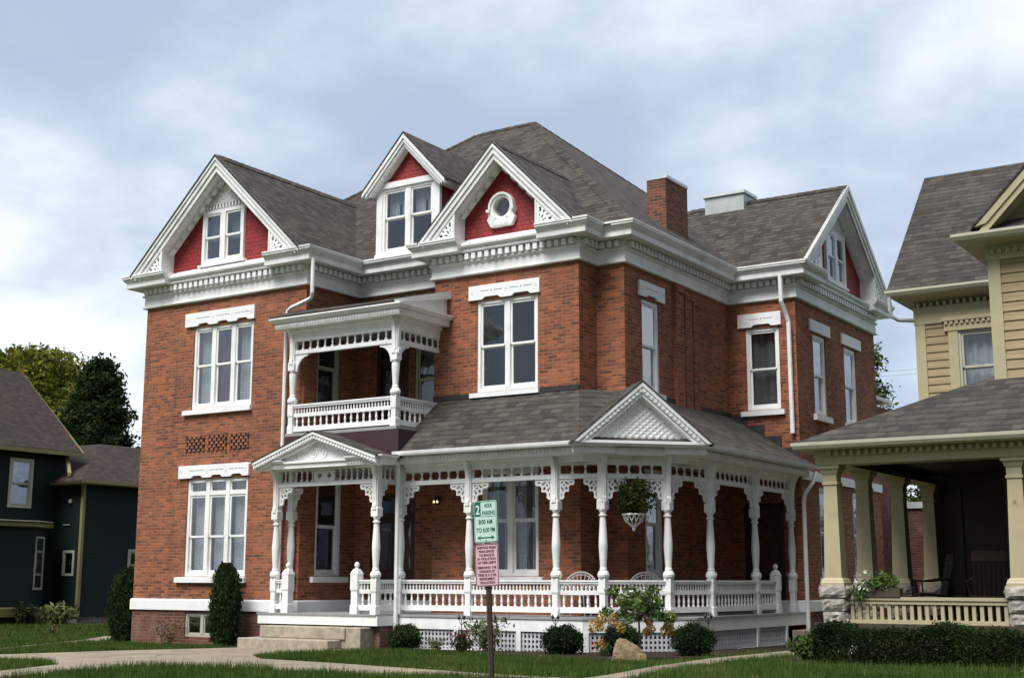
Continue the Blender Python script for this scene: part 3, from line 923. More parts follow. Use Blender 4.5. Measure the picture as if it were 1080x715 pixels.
# ---- gables
def gable(fr, uc, za, slope, hw, front_n, cheek, zledge, win=None, soff=0.42, name='gable'):
    """red shingled gable with deep white rakes, scrolled feet and soffit blocks"""
    zi = za - soff                       # inner edge of the rake boards
    g = MB()
    zt = zi + 0.02
    top = lambda u: zt - slope * abs(u - uc)
    us = sorted({uc - cheek, uc, uc + cheek} | (set(win[:2]) if win else set()))
    for a_, b_ in zip(us[:-1], us[1:]):
        if win and win[0] - 1e-6 <= a_ and b_ <= win[1] + 1e-6:
            g.poly([fr.P(a_, 0, zledge), fr.P(b_, 0, zledge), fr.P(b_, 0, win[2]), fr.P(a_, 0, win[2])])
            g.poly([fr.P(a_, 0, win[3]), fr.P(b_, 0, win[3]), fr.P(b_, 0, top(b_)), fr.P(a_, 0, top(a_))])
        else:
            g.poly([fr.P(a_, 0, zledge), fr.P(b_, 0, zledge), fr.P(b_, 0, top(b_)), fr.P(a_, 0, top(a_))])
    go = g.build(name, 'redpanel', house, recalc=False)
    rk = MB()
    # soffits
    for s in (-1, 1):
        a = (uc, zi); b = (uc + s * cheek, zi - slope * cheek)
        rk.prism([fr.P(a[0], -.02, a[1]), fr.P(b[0], -.02, b[1]), fr.P(b[0], -.02, b[1] + .05), fr.P(a[0], -.02, a[1] + .05)],
                 [fr.P(a[0], front_n - .05, a[1]), fr.P(b[0], front_n - .05, b[1]), fr.P(b[0], front_n - .05, b[1] + .05), fr.P(a[0], front_n - .05, a[1] + .05)])
        # inner moulding against the wall
        rk.prism([fr.P(a[0], 0, a[1] + .01), fr.P(b[0], 0, b[1] + .01), fr.P(b[0], 0, b[1] - .06), fr.P(a[0], 0, a[1] - .06)],
                 [fr.P(a[0], .06, a[1] + .01), fr.P(b[0], .06, b[1] + .01), fr.P(b[0], .06, b[1] - .06), fr.P(a[0], .06, a[1] - .06)])
        # upright cheek behind the scrolled foot
        z1 = zi - slope * cheek
        rk.fbox(fr, min(uc + s * cheek, uc + s * (cheek + .05)), max(uc + s * cheek, uc + s * (cheek + .05)), -.02, front_n - .04, zledge - .02, z1 + .05)
        # rake boards in three stepped layers
        for (t0, t1, n0, n1) in ((.0, .13, .40, front_n + .035), (.115, .27, .38, front_n + .005), (.26, soff, .36, front_n - .03)):
            # offsets measured straight down from the roof line
            def line(t, h):
                return [(uc, za - t), (uc + s * h, za - t - slope * h)]
            A0, A1 = line(t0, hw); B0, B1 = line(t1, hw if t0 == 0 else hw - (t0 / slope) * 0.9)
            if t0 > 0: A1 = (B1[0], za - t0 - slope * abs(B1[0] - uc))
            rk.prism([fr.P(*q[:1], n0, q[1]) for q in (A0, A1, B1, B0)], [fr.P(*q[:1], n1, q[1]) for q in (A0, A1, B1, B0)])
    rk.build('rake_board', 'white_worn', go)
    # soffit blocks
    L = cheek * math.hypot(1, slope)
    kk = int(L / .25)
    for s in (-1, 1):
        bl = MB()
        for i in range(kk):
            t = (i + .6) / kk * cheek
            u = uc + s * t; z = zi - slope * t
            du = .058
            pts = [(u - du, z + s * slope * du), (u + du, z - s * slope * du), (u + du, z - s * slope * du - .12), (u - du, z + s * slope * du - .12)]
            bl.prism([fr.P(p[0], .06, p[1]) for p in pts], [fr.P(p[0], .19, p[1]) for p in pts])
        bl.build('soffit_block', 'white', go)
    # scroll-cut feet
    for s in (-1, 1):
        sc = MB()
        u_in = uc + s * (cheek + .05); z_in = zi - slope * (cheek + .05)
        u_out = uc + s * (hw - .12 - soff * .55 / slope)
        n1 = front_n - .05
        W = abs(u_out - u_in); H = max(.18, z_in - zledge + .02)
        # backing is set back, the pierced face stands in front
        def mask(x, z):
            # x from cheek outward, z up
            if z > 1 - x * .98: return False
            if x < .10 or z < .12: return True
            if z > 1 - x * .98 - .12: return True
            r_ = math.hypot(x - .06, z - .07); a = math.atan2(z - .07, x - .06)
            if .20 < r_ < .36: return math.sin(a * 12) > -.1
            if .44 < r_ < .62: return math.sin(a * 16 + 1) > -.05
            if r_ < .13: return r_ < .07
            return True
        if s > 0: sc.fret(fr, mask, u_in, zledge, W, H, 30, 30, n1 - .04, n1)
        else: sc.fret(fr, mask, u_out, zledge, W, H, 30, 30, n1 - .04, n1, flip=True)
        # little sloped apron over the cornice return
        sc.prism([fr.P(u_in - s * .02, -.0, zledge + .03), fr.P(u_in - s * .02, front_n + .0, zledge - .03), fr.P(u_in - s * .02, front_n, zledge - .09), fr.P(u_in - s * .02, 0, zledge - .09)],
                 [fr.P(u_out + s * .30, -.0, zledge + .03), fr.P(u_out + s * .30, front_n + .0, zledge - .03), fr.P(u_out + s * .30, front_n, zledge - .09), fr.P(u_out + s * .30, 0, zledge - .09)])
        sc.build('scroll_foot', 'white', go)
    return go

def lattice_peak(go, fr, uc, zt, slope, zb):
    """white pierced peak over the gable window with a row of pendants"""
    h = (zt - zb) / slope
    p = MB()
    p.fprism(fr, [(uc - h, zb), (uc + h, zb), (uc, zt)], .012, .03)
    n = 9
    for i in range(-n, n + 1):
        u = uc + i * .085
        for s in (-1, 1):
            # slats both ways, cut to the triangle
            a = (u, zb); 
            L = (h - s * (u - uc)) / 2 if False else max(0.0, (h - abs(u - uc)) * .5 + (0 if (u - uc) * s < 0 else 0))
            b_ = (u + s * L, zb + L * slope)
            if L < .04: continue
            p.prism([fr.P(a[0] - .014, .03, a[1]), fr.P(a[0] + .014, .03, a[1]), fr.P(b_[0] + .014, .03, b_[1]), fr.P(b_[0] - .014, .03, b_[1])],
                    [fr.P(a[0] - .014, .085, a[1]), fr.P(a[0] + .014, .085, a[1]), fr.P(b_[0] + .014, .085, b_[1]), fr.P(b_[0] - .014, .085, b_[1])])
    j = -h + .05
    while j < h - .04:
        p.fbox(fr, uc + j, uc + j + .05, .03, .085, zb - .11, zb + .02)
        j += .105
    p.fbox(fr, uc - h, uc + h, .02, .07, zb + .005, zb + .045)
    p.build('lattice_peak', 'white', go)

gL = gable(FL, XC, ZA, SLW, 2.77, .45, 1.77, 8.93, (-23.58, -22.24, 9.04, 10.34))
lattice_peak(gL, FL, XC - .05, ZA - .43, SLW, 10.48)
window(house, Frame(0, YL - .03, 1, 0), -23.60, -22.22, 9.02, 10.36, 2, .5, None, 'blind', face=.045, depth=.5, casing=.09, mull=.16, sill=(-23.68, -22.14, 8.96, 9.03), name='gable_window')
gR = gable(SR, YC, 11.58, SRW * 1.0, 3.25, .45, 2.0, 8.93, (31.94, 33.32, 9.04, 10.36))
lattice_peak(gR, SR, YC, 11.58 - .43, SRW, 10.45)
window(house, Frame(XR + .03, 0, 0, 1), 31.92, 33.34, 9.02, 10.38, 2, .5, None, 'blind', face=.045, depth=.5, casing=.09, mull=.16, sill=(31.84, 33.42, 8.96, 9.03), name='gable_window')
gM = gable(FM, XB, ZBa, 1.0, 2.0, .45, 1.05, 8.93, (-15.87, -15.45, 9.37, 9.79), soff=.40)

# oculus
oc = MB()
ocx, ocz = -15.66, 9.58
def ring(mb, fr, cx, cz, r0, r1, n0, n1, a0=0, a1=2 * math.pi, n=40):
    for i in range(n):
        p = a0 + (a1 - a0) * i / n; q = a0 + (a1 - a0) * (i + 1) / n
        o4 = [(cx + r0 * math.cos(p), cz + r0 * math.sin(p)), (cx + r1 * math.cos(p), cz + r1 * math.sin(p)), (cx + r1 * math.cos(q), cz + r1 * math.sin(q)), (cx + r0 * math.cos(q), cz + r0 * math.sin(q))]
        mb.prism([fr.P(u, n0, z) for u, z in o4], [fr.P(u, n1, z) for u, z in o4])
ring(oc, FM, ocx, ocz, .222, .285, -.10, .085)
ring(oc, FM, ocx, ocz, .278, .325, .0, .125, math.radians(-5), math.radians(185), 28)
for s_ in (-1, 1):
    oc.fbox(FM, ocx + s_ * .32 - .04, ocx + s_ * .32 + .04, .0, .16, ocz - .10, ocz - .04)
    oc.fprism(FM, [(ocx + s_ * .27, ocz - .10), (ocx + s_ * .36, ocz - .10), (ocx + s_ * .325, ocz - .19), (ocx + s_ * .365, ocz - .27), (ocx + s_ * .27, ocz - .44), (ocx + s_ * .16, ocz - .24)], .0, .10)
oc.fprism(FM, [(ocx - .24, ocz - .44), (ocx + .24, ocz - .44), (ocx + .28, ocz - .27), (ocx - .28, ocz - .27)], .0, .095)
for i in range(9):
    oc.fbox(FM, ocx - .21 + i * .047, ocx - .185 + i * .047, .09, .12, ocz - .42, ocz - .36)
oco = oc.build('oculus', 'white', house)
oc = MB(); oc.poly([FM.P(ocx + .23 * math.cos(i * math.pi / 16), -.04, ocz + .22 * math.sin(i * math.pi / 16)) for i in range(32)])
oc.build('pane', 'glass', oco, recalc=False)
oc = MB(); oc.poly([FM.P(ocx + .25 * math.cos(i * math.pi / 16), -.095, ocz + .25 * math.sin(i * math.pi / 16)) for i in range(32)])
oc.build('room_lining', 'room', oco, recalc=False)

# ---- dormer
DX, DZ, DY = -18.58, 11.88, 24.06
FD = front(DY)
d = MB()
for s in (-1, 1):
    x = DX + s * .88
    d.prism([(x - .02, DY, 8.9), (x + .02, DY, 8.9), (x + .02, DY, 10.95), (x - .02, DY, 10.95)], [(x - .02, 26.6, 8.9), (x + .02, 26.6, 8.9), (x + .02, 26.6, 10.95), (x - .02, 26.6, 10.95)])
wall(d, FD, DX - .9, DX + .9, 8.9, 10.82, [(DX - .74, DX + .74, 9.08, 10.64)])
d.poly([FD.P(DX - .9, 0, 10.82), FD.P(DX + .9, 0, 10.82), FD.P(DX, 0, 11.74)])
do = d.build('dormer', 'redpanel', house, recalc=False)
d = MB()
d.fbox(FD, DX - .93, DX - .76, -.02, .07, 8.95, 10.78); d.fbox(FD, DX + .76, DX + .93, -.02, .07, 8.95, 10.78)
d.fbox(FD, DX - .95, DX + .95, -.02, .09, 10.66, 10.80)
d.fbox(FD, DX - .93, DX + .93, -.02, .12, 8.90, 9.06)
hwD, sD = 1.22, 1.06
for s in (-1, 1):
    for t0, t1, n1 in ((0, .12, .29), (.11, .22, .26), (.21, .30, .22)):
        a0, a1 = (DX, DZ - t0), (DX + s * hwD, DZ - t0 - sD * hwD)
        h2 = hwD - t0 * .8
        b0, b1 = (DX, DZ - t1), (DX + s * h2, DZ - t1 - sD * h2)
        if t0: a1 = (b1[0], DZ - t0 - sD * h2)
        d.prism([FD.P(p[0], .16, p[1]) for p in (a0, a1, b1, b0)], [FD.P(p[0], n1, p[1]) for p in (a0, a1, b1, b0)])
    d.prism([FD.P(p[0], -2.0, p[1]) for p in ((DX, DZ - .30), (DX + s * 1.0, DZ - .30 - sD * 1.0), (DX + s * 1.0, DZ - .34 - sD * 1.0), (DX, DZ - .34))], [FD.P(p[0], .20, p[1]) for p in ((DX, DZ - .30), (DX + s * 1.0, DZ - .30 - sD * 1.0), (DX + s * 1.0, DZ - .34 - sD * 1.0), (DX, DZ - .34))])
    d.prism([FD.P(p[0], -2.4, p[1]) for p in ((DX + s * 1.0, DZ - .30 - sD), (DX + s * hwD, DZ - .30 - sD * .98), (DX + s * hwD, DZ - .02 - sD * hwD), (DX + s * 1.0, DZ - .06 - sD))], [FD.P(p[0], .20, p[1]) for p in ((DX + s * 1.0, DZ - .30 - sD), (DX + s * hwD, DZ - .30 - sD * .98), (DX + s * hwD, DZ - .02 - sD * hwD), (DX + s * 1.0, DZ - .06 - sD))])
d.build('dormer_trim', 'white', do)
d = MB()
for s in (-1, 1):
    d.slab([(DX, DY - .30, DZ + .04), (DX, 28.2, DZ + .04), (DX + s * (hwD + .03), 28.2, DZ + .04 - sD * (hwD + .03)), (DX + s * (hwD + .03), DY - .30, DZ + .04 - sD * (hwD + .03))], .05)
d.build('dormer_roof', 'shingle', do)
window(house, FD, DX - .76, DX + .76, 9.06, 10.66, 2, .55, None, 'valance', face=.05, casing=.07, mull=.15, depth=.6, name='dormer_window')

# ---- windows
window(house, FL, *hole_L2, 3, .53, None, 'sheer_wine', lintel=(-24.08, -21.79, 7.53, 7.86), sill=(-24.02, -21.79, 5.37, 5.50), label='upper triple window with a wine-red curtain in its middle light')
window(house, FL, *hole_L1, 3, .47, 3.50, 'full', lintel=(-24.08, -21.79, 3.86, 4.16), sill=(-24.03, -21.78, 1.43, 1.57), label='lower triple window with small panes above and white curtains')
window(house, FM, *hole_M2, 2, .5, None, 'none', lintel=(-16.54, -14.70, 7.56, 7.88), sill=(-16.48, -14.71, 5.39, 5.51))
window(house, FM, *hole_M1, 2, .52, None, 'lace', lintel=(-16.4, -14.6, 3.86, 4.10), sill=(-16.34, -14.62, 1.46, 1.58))
window(house, SN, *hole_N2, 1, .5, None, 'none', lintel=(25.02, 26.22, 7.56, 7.90), sill=(25.05, 26.13, 5.39, 5.51))
window(house, SN, *hole_N1, 1, .5, None, 'blindfull', casing=.12, sill=(25.05, 26.15, 1.46, 1.58))
window(house, FW, *hole_W2, 1, .5, None, 'blindfull', lintel=(-12.80, -11.69, 7.53, 7.86), sill=(-12.76, -11.66, 5.37, 5.51))
for h_, ln in ((hole_Ra, (30.62, 32.0, 7.50, 7.78)), (hole_Rb, (32.90, 34.34, 7.50, 7.78)), (hole_Rc, None), (hole_Rd, None)):
    wo = window(house, SR, *h_, 1, .5, None, 'lace', casing=.10, sill=(h_[0] - .12, h_[1] + .12, h_[2] - .16, h_[2]))
    if ln:
        lm = MB(); lm.fbox(SR, ln[0], ln[1], -.1, .05, ln[2], ln[3]); lm.build('lintel', 'stone', wo)
window(house, SL, *hole_SL1, 1, .5, None, 'none', casing=.09, sill=(22.78, 24.0, 1.44, 1.58))
window(house, SL, *hole_SL2, 1, .5, None, 'none', casing=.06, fmat='palewin')  # darker frame colour stands in for the balcony's shade
window(house, FR_, *hole_D3, 1, .35, None, 'blindfull', casing=.06, fmat='palewin', sill=(-18.6, -17.6, 5.25, 5.35))  # frame darkened the same way, recess shade put into the paint
window(house, FL, *hole_LB, 2, None, None, 'blind', casing=.06, mull=.09, name='basement_window', fmat='palewin')
# brick grilles between the two storeys
for (a, b) in ((-23.93, -23.28), (-23.19, -22.56), (-22.47, -21.86)):
    g_ = MB()
    g_.poly([FL.P(a, .004, 4.49), FL.P(b, .004, 4.49), FL.P(b, .004, 4.85), FL.P(a, .004, 4.85)])  # near-black sheet painted for the shade in the grille gaps
    go = g_.build('brick_grille', 'black', house, recalc=False)
    g_ = MB()
    for row in range(5):
        z = 4.49 + row * .0745
        u = a + (.05 if row % 2 else -.03)
        while u < b:
            u0_, u1_ = max(a, u), min(b, u + .085)
            if u1_ - u0_ > .02: g_.fbox(FL, u0_, u1_, .002, .03, z, z + .062)
            u += .15
    g_.build('grille_brick', 'brick', go)

# ---- doors inside the porches
def door(fr, h, name='door', panels=2):
    u0, u1, z0, z1 = h
    m = MB()
    m.fbox(fr, u0, u0 + .09, -.12, -.02, z0, z1); m.fbox(fr, u1 - .09, u1, -.12, -.02, z0, z1); m.fbox(fr, u0 + .09, u1 - .09, -.12, -.022, z1 - .09, z1)
    m.fbox(fr, u0 + .09, u1 - .09, -.12, -.03, z1 - .52, z1 - .44)
    o = m.build(name, 'darkdoor', house)
    m = MB(); m.fbox(fr, u0 + .09, u1 - .09, -.16, -.11, z0 + .01, z1 - .52)
    n = 2 if u1 - u0 > 1.2 else 1
    ww = (u1 - u0 - .18) / n
    for i in range(n):
        a = u0 + .09 + i * ww
        m.fbox(fr, a + .10, a + ww - .10, -.112, -.095, z0 + .18, z0 + .75)
    m.build('door_leaf', 'darkdoor', o)
    m = MB()
    for i in range(n):
        a = u0 + .09 + i * ww
        m.poly([fr.P(a + .12, -.105, z0 + .92), fr.P(a + ww - .12, -.105, z0 + .92), fr.P(a + ww - .12, -.105, z1 - .66), fr.P(a + .12, -.105, z1 - .66)])
    m.poly([fr.P(u0 + .09, -.10, z1 - .44), fr.P(u1 - .09, -.10, z1 - .44), fr.P(u1 - .09, -.10, z1 - .09), fr.P(u0 + .09, -.10, z1 - .09)])
    m.build('pane', 'glass', o, recalc=False)
    m = MB(); m.poly([fr.P(u0, -.2, z0), fr.P(u1, -.2, z0), fr.P(u1, -.2, z1), fr.P(u0, -.2, z1)]); m.build('room_lining', 'room', o, recalc=False)
    return o
door(FR_, hole_D1); door(FR_, hole_D2); door(FW, hole_W1)

# ---- rear lower wing glimpsed between the houses
rw = MB()
rw.box(-16, -11.75, YB + .01, 38.0, -.1, 6.35)
rw.box(-15.5, -10.35, 38.01, 41.5, -.1, 3.5)
ro = rw.build('rear_wing', 'brick_base', house)
rw = MB()
rw.box(-16.3, -11.66, YB + .02, 38.1, 6.52, 6.62); rw.prism([(-16, 37.95, 3.52), (-10.1, 37.95, 3.52), (-10.1, 37.95, 3.70), (-16, 37.95, 3.70)], [(-16, 41.8, 3.52), (-10.1, 41.8, 3.52), (-10.1, 41.8, 3.70), (-16, 41.8, 3.70)])
rw.tube([(-11.55, 38.1, 6.4), (-11.55, 38.1, .1)], .045)
rw.build('rear_eave', 'white_worn', ro)

# ---- downspouts
def pipe(pts, r=.045, name='downspout', mat='white', parent=None):
    m = MB(); m.tube(pts, r, 8); return m.build(name, mat, parent or house, smooth=False)
pipe([(-19.80, 22.12, 8.66), (-19.80, 22.12, 7.86), (-19.86, 22.16, 7.76), (-20.00, 22.18, 7.72), (-20.52, 22.24, 7.62), (-20.66, 22.27, 7.56), (-20.70, 22.28, 7.44), (-20.72, 22.30, 4.2), (-20.72, 22.30, .2)])
pipe([(-11.55, 29.40, 8.64), (-11.55, 29.42, 8.02), (-11.50, 29.58, 7.72), (-11.47, 29.64, 7.55), (-11.47, 29.66, 4.9)], .055)
pipe([(-11.05, 29.95, 4.0), (-11.10, 29.86, 3.75), (-11.22, 29.68, 3.5), (-11.26, 29.66, 3.3), (-11.26, 29.66, .15)], .05)
pipe([(-25.56, 22.55, 8.5), (-25.56, 22.55, .2)], .035)

# ================================================================== PORCHES (parts of the house)
DKZ = 0.80

def spindle_prof(z0, z1, r):
    h = z1 - z0
    return [(r * .9, z0), (r, z0 + h * .08), (r * .62, z0 + h * .16), (r, z0 + h * .36), (r * .95, z0 + h * .52), (r * .6, z0 + h * .78), (r * .95, z0 + h * .9), (r * .9, z1)]

def post(parent, x, y, zb, zt, zr, zc, frs, corbel=.26):
    """square base, turned collar and tapering shaft, square cap block and flared corbels under the eave
    zr: rail height, zc: bottom of the upper square block"""
    p = MB(); s = .075
    def sq(h, z0, z1): p.box(x - h, x + h, y - h, y + h, z0, z1)
    sq(s, zb, zb + .16)
    h0 = zb + .16
    p.lathe(x, y, [(s * 1.41, h0), (s * 1.16, h0 + .03), (s * 1.16, zr - .30), (s * 1.41, zr - .26), (s * 1.41, zr - .02), (s * 1.2, zr + .01)], 4, math.pi / 4)
    p.lathe(x, y, [(.085, zr), (.112, zr + .04), (.118, zr + .08), (.10, zr + .13), (.07, zr + .155), (.074, zr + .18), (.062, zr + .22), (.088, zr + .62), (.086, zr + .70), (.060, zc - .17), (.055, zc - .14), (.082, zc - .125), (.082, zc - .10), (.056, zc - .085), (.060, zc - .06), (.085, zc - .02), (.085, zc)], 14)
    sq(.088, zc, zc + .17)
    p.lathe(x, y, [(.088 * 1.41, zc + .17), (.07 * 1.41, zc + .20), (.07 * 1.41, zt)], 4, math.pi / 4)
    for fr, u in frs:          # shaped brackets in front of the post head
        prof = [(.07, zc + .10), (.105, zc + .14), (.11, zc + .22), (.085, zc + .28), (.10, zt - .38), (.12, zt - .25), (corbel * .75, zt - .10), (corbel, zt - .02), (corbel, zt), (.07, zt)]
        p.prism([fr.P(u - .045, n, z) for n, z in prof], [fr.P(u + .045, n, z) for n, z in prof])
    return p.build('post', 'white', parent)

def mask_bracket(x, z):
    """x out from the post, z downward from the beam: pierced scrollwork with a scalloped edge"""
    edge = 1.0 - x * 1.0 + .055 * math.cos(x * 9.5 * math.pi / 1.5)
    zz = z
    d = x + zz
    lim = 0.90 + .10 * math.cos((x - zz) * 11)
    if d > lim: return False
    if x < .09 or zz < .10: return True
    if d > lim - .15: return True
    a = (x * 5.2 + zz * 1.0) % 1.0; b = (x * 1.0 + zz * 5.2) % 1.0
    if abs(a - .5) < .20 and abs(b - .5) < .30: return False
    c = math.hypot((x * 4.2) % 1 - .5, (zz * 4.2) % 1 - .5)
    return c > .27

def bracket(parent, fr, u, s, ztop, w=.52, h=.50, n=.0):
    m = MB()
    f = lambda x, z: mask_bracket(x, 1 - z)
    if s > 0: m.fret(fr, f, u, ztop - h, w, h, 20, 20, n - .02, n + .02)
    else: m.fret(fr, f, u - w, ztop - h, w, h, 20, 20, n - .02, n + .02, flip=True)
    return m.build('bracket', 'white', parent)

def plain_bracket(parent, fr, u, s, ztop, r=.36, n=0.0):
    m = MB(); pts = [(u, ztop), (u + s * r, ztop), (u + s * r, ztop - .05)]
    for i in range(9):
        a = math.pi / 2 * i / 8
        pts.append((u + s * (r - (r - .06) * math.sin(a)), ztop - .05 - (r - .02) * (1 - math.cos(a))))
    pts.append((u, ztop - r - .02))
    m.fprism(fr, pts, n - .022, n + .022)
    return m.build('bracket', 'white', parent)

def railing(parent, fr, u0, u1, n=0.0, zd=DKZ, zt=1.505, step=.080):
    m = MB()
    m.fprism_rail = None
    m.fbox(fr, u0, u1, n - .055, n + .055, zt - .035, zt)
    m.fbox(fr, u0, u1, n - .04, n + .04, zt - .075, zt - .035)
    m.fbox(fr, u0, u1, n - .03, n + .03, zt - .28, zt - .20)
    m.fbox(fr, u0, u1, n - .035, n + .035, zd + .08, zd + .19)
    o = m.build('railing', 'white', parent)
    b = MB()
    L = u1 - u0
    k = max(1, int(round(L / step)))
    for i in range(k):
        u = u0 + (i + .5) * L / k
        x, y, _ = fr.P(u, n, 0)
        b.lathe(x, y, spindle_prof(zt - .20, zt - .075, .021), 6)
    k2 = max(1, int(round(L / (step * 2.05))))
    for i in range(k2):
        u = u0 + (i + .5) * L / k2
        x, y, _ = fr.P(u, n, 0)
        b.lathe(x, y, spindle_prof(zd + .19, zt - .28, .027), 7)
    b.build('baluster', 'white', parent)
    return o

def spandrel(parent, fr, u0, u1, z0, z1, n=0.0, step=.235, panel=None):
    """beam above, a row of short spindles, double rail below"""
    m = MB()
    m.fbox(fr, u0, u1, n - .045, n + .045, z1, z1 + .17)
    m.fbox(fr, u0, u1, n - .030, n + .030, z0 - .045, z0)
    m.fbox(fr, u0, u1, n - .042, n + .042, z0 - .095, z0 - .045)
    L = u1 - u0; k = max(2, int(round(L / step)))
    for i in range(k + 1):
        u = u0 + L * i / k
        if panel and panel[0] < u < panel[1]: continue
        x, y, _ = fr.P(u, n, 0)
        m.fbox(fr, u - .025, u + .025, n - .022, n + .022, z0, z0 + .04)
        m.fbox(fr, u - .025, u + .025, n - .022, n + .022, z1 - .04, z1)
        m.lathe(x, y, [(.022, z0 + .04), (.015, z0 + .06), (.022, (z0 + z1) / 2), (.015, z1 - .06), (.022, z1 - .04)], 6)
    if panel:
        a, b = panel
        def mk(x, z):
            for c in (.27, .73):
                for dx, dz in ((-.055, 0), (.055, 0), (0, -.14), (0, .14)):
                    if math.hypot((x - c - dx) * 2.2, z - .5 - dz) < .125: return False
            return True
        m.fret(fr, mk, a, z0, b - a, z1 - z0, 36, 16, n - .02, n + .02)
    return m.build('spandrel', 'white', parent)

def eggdart(mb, fr, u0, u1, n, z, step=.09):
    k = int((u1 - u0) / step)
    for i in range(k):
        u = u0 + (i + .5) * (u1 - u0) / k
        mb.fprism(fr, [(u - .026, z + .032), (u - .034, z), (u + .006, z - .032), (u + .034, z - .02), (u + .03, z + .032)], n - .004, n + .014)

def newel(parent, x, y, zb):
    p = MB(); s = .095
    p.box(x - s, x + s, y - s, y + s, zb, zb + .17)
    p.lathe(x, y, [(s * 1.41, zb + .17), (s * 1.2, zb + .20), (s * 1.2, zb + .46), (s * 1.41, zb + .50), (s * 1.41, zb + .80), (s * 1.5, zb + .82), (s * 1.0, zb + .90), (.055, zb + .93)], 4, math.pi / 4)
    p.lathe(x, y, [(.035, zb + .90), (.045, zb + .93), (.03, zb + .95), (.052, zb + .98), (.056, zb + 1.01), (.045, zb + 1.045), (.015, zb + 1.07)], 12)
    return p.build('newel', 'white', parent)

# ---------------------------------------------------------------- wraparound porch
porch = part_empty('porch', house, (-13.5, 23.5, .1))
porch['label'] = 'wraparound porch with turned posts, spindle frieze and a lattice pediment at its cut corner'
YP, XP = 22.55, -11.55                 # post lines
PA = (-13.05, YP); PB = (XP, 24.05)    # chamfer post line ends
FC = Frame(PA[0], PA[1], 1, 1)         # chamfer frame, u from the front corner
LC = math.hypot(PB[0] - PA[0], PB[1] - PA[1])
FPp, SPp = front(YP), side(XP)
# deck
m = MB()
deck = [(-17.44, 22.32), (-12.95, 22.32), (-11.32, 23.95), (-11.32, YW - .003), (XN, YW - .003), (XN, YN), (XM1, YN), (XM1, YM), (-17.44, YM)]
m.hprism(deck, .755, DKZ)
m.build('deck', 'deck', porch)
m = MB()
sk = [(-17.40, 22.36), (-12.965, 22.36), (-11.36, 23.965), (-11.36, 28.62)]
sweep(m, sk, [(0, .52), (.0, .752), (.02, .752), (.02, .52), (0, .52)])
sweep(m, sk, [(-.012, .02), (.022, .02), (.022, .14), (-.012, .14), (-.012, .02)])
sweep(m, [(-11.36, 28.62), (-11.36, YW - .01)], [(0, .52), (.0, .752), (.02, .752), (.02, .52), (0, .52)])
for fr, us in ((front(22.36), (-17.35, -15.9, -14.4, -13.05)), (Frame(-12.965, 22.36, 1, 1), (.06, 2.2)), (side(-11.36), (24.05, 26.95, 28.58))):
    for u in us: m.fbox(fr, u - .05, u + .05, -.010, .024, .14, .52)
m.build('skirt_board', 'white', porch)
def lattice(parent, fr, u0, u1, z0, z1, step=.088, n=-.01):
    m = MB(); k = int(round((u1 - u0) / step))
    for i in range(k):
        u = u0 + (i + .5) * (u1 - u0) / k
        m.fbox(fr, u - .021, u + .021, n - .012, n, z0, z1)
    k = max(1, int(round((z1 - z0) / .105)))
    for i in range(k):
        z = z0 + (i + .5) * (z1 - z0) / k
        m.fbox(fr, u0, u1, n - .022, n - .0125, z - .022, z + .022)
    o = m.build('lattice', 'lattice', parent)
for a, b in ((-17.30, -15.95), (-15.85, -14.45), (-14.35, -13.10)): lattice(porch, front(22.36), a, b, .14, .52)
lattice(porch, Frame(-12.965, 22.36, 1, 1), .11, 2.15, .14, .52)
for a, b in ((24.10, 26.90), (27.0, 28.53)): lattice(porch, side(-11.36), a, b, .14, .52)
m = MB(); m.hprism([(-17.3, 22.75), (-13.1, 22.75), (-11.8, 24.1), (-11.8, 28.4), (-12.9, 28.4), (-13.3, 24.1), (-17.3, 23.3)], .0, .74)  # near-black block stands in for the shade under the deck
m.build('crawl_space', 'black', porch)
# posts
posts_f = [-15.73, -13.66]
cpos = [.40, 1.72]
posts_s = [25.12, 27.42, 29.55]
ZT, ZC = 3.93, 2.86
for u in [-17.50] + posts_f: post(porch, u, YP, DKZ, ZT, 1.53, ZC, [(FPp, u)])
for u in cpos:
    x, y, _ = FC.P(u, 0, 0)
    post(porch, x, y, DKZ, ZT, 1.53, ZC, [(FC, u)])
for u in posts_s: post(porch, XP, u, DKZ, ZT, 1.53, ZC, [(SPp, u)])
# rails, spandrels and brackets bay by bay
def bay(fr, a, b, rail=True, brk=True):
    g = .075
    if rail: railing(porch, fr, a + g, b - g)
    spandrel(porch, fr, a + g, b - g, 3.56, 3.73)
    L = b - a - 2 * g
    wb = min(.50, L * .48)
    if brk:
        bracket(porch, fr, a + g, 1, 3.465, wb, .50)
        bracket(porch, fr, b - g, -1, 3.465, wb, .50)
bay(FPp, -17.50, posts_f[0]); bay(FPp, *posts_f)
bay(FC, *cpos)
# short bays round the two corners of the cut
x0, y0, _ = FC.P(cpos[0], 0, 0)
FX = Frame(posts_f[1], YP, x0 - posts_f[1], y0 - YP); bay(FX, 0, math.hypot(x0 - posts_f[1], y0 - YP))
x1, y1, _ = FC.P(cpos[1], 0, 0)
FY = Frame(x1, y1, XP - x1, posts_s[0] - y1); bay(FY, 0, math.hypot(XP - x1, posts_s[0] - y1))
bay(SPp, posts_s[0], posts_s[1])
bay(SPp, posts_s[1], posts_s[2], rail=False)
railing(porch, SPp, posts_s[1] + .075, 28.42)
newel(porch, XP, 28.52, DKZ)
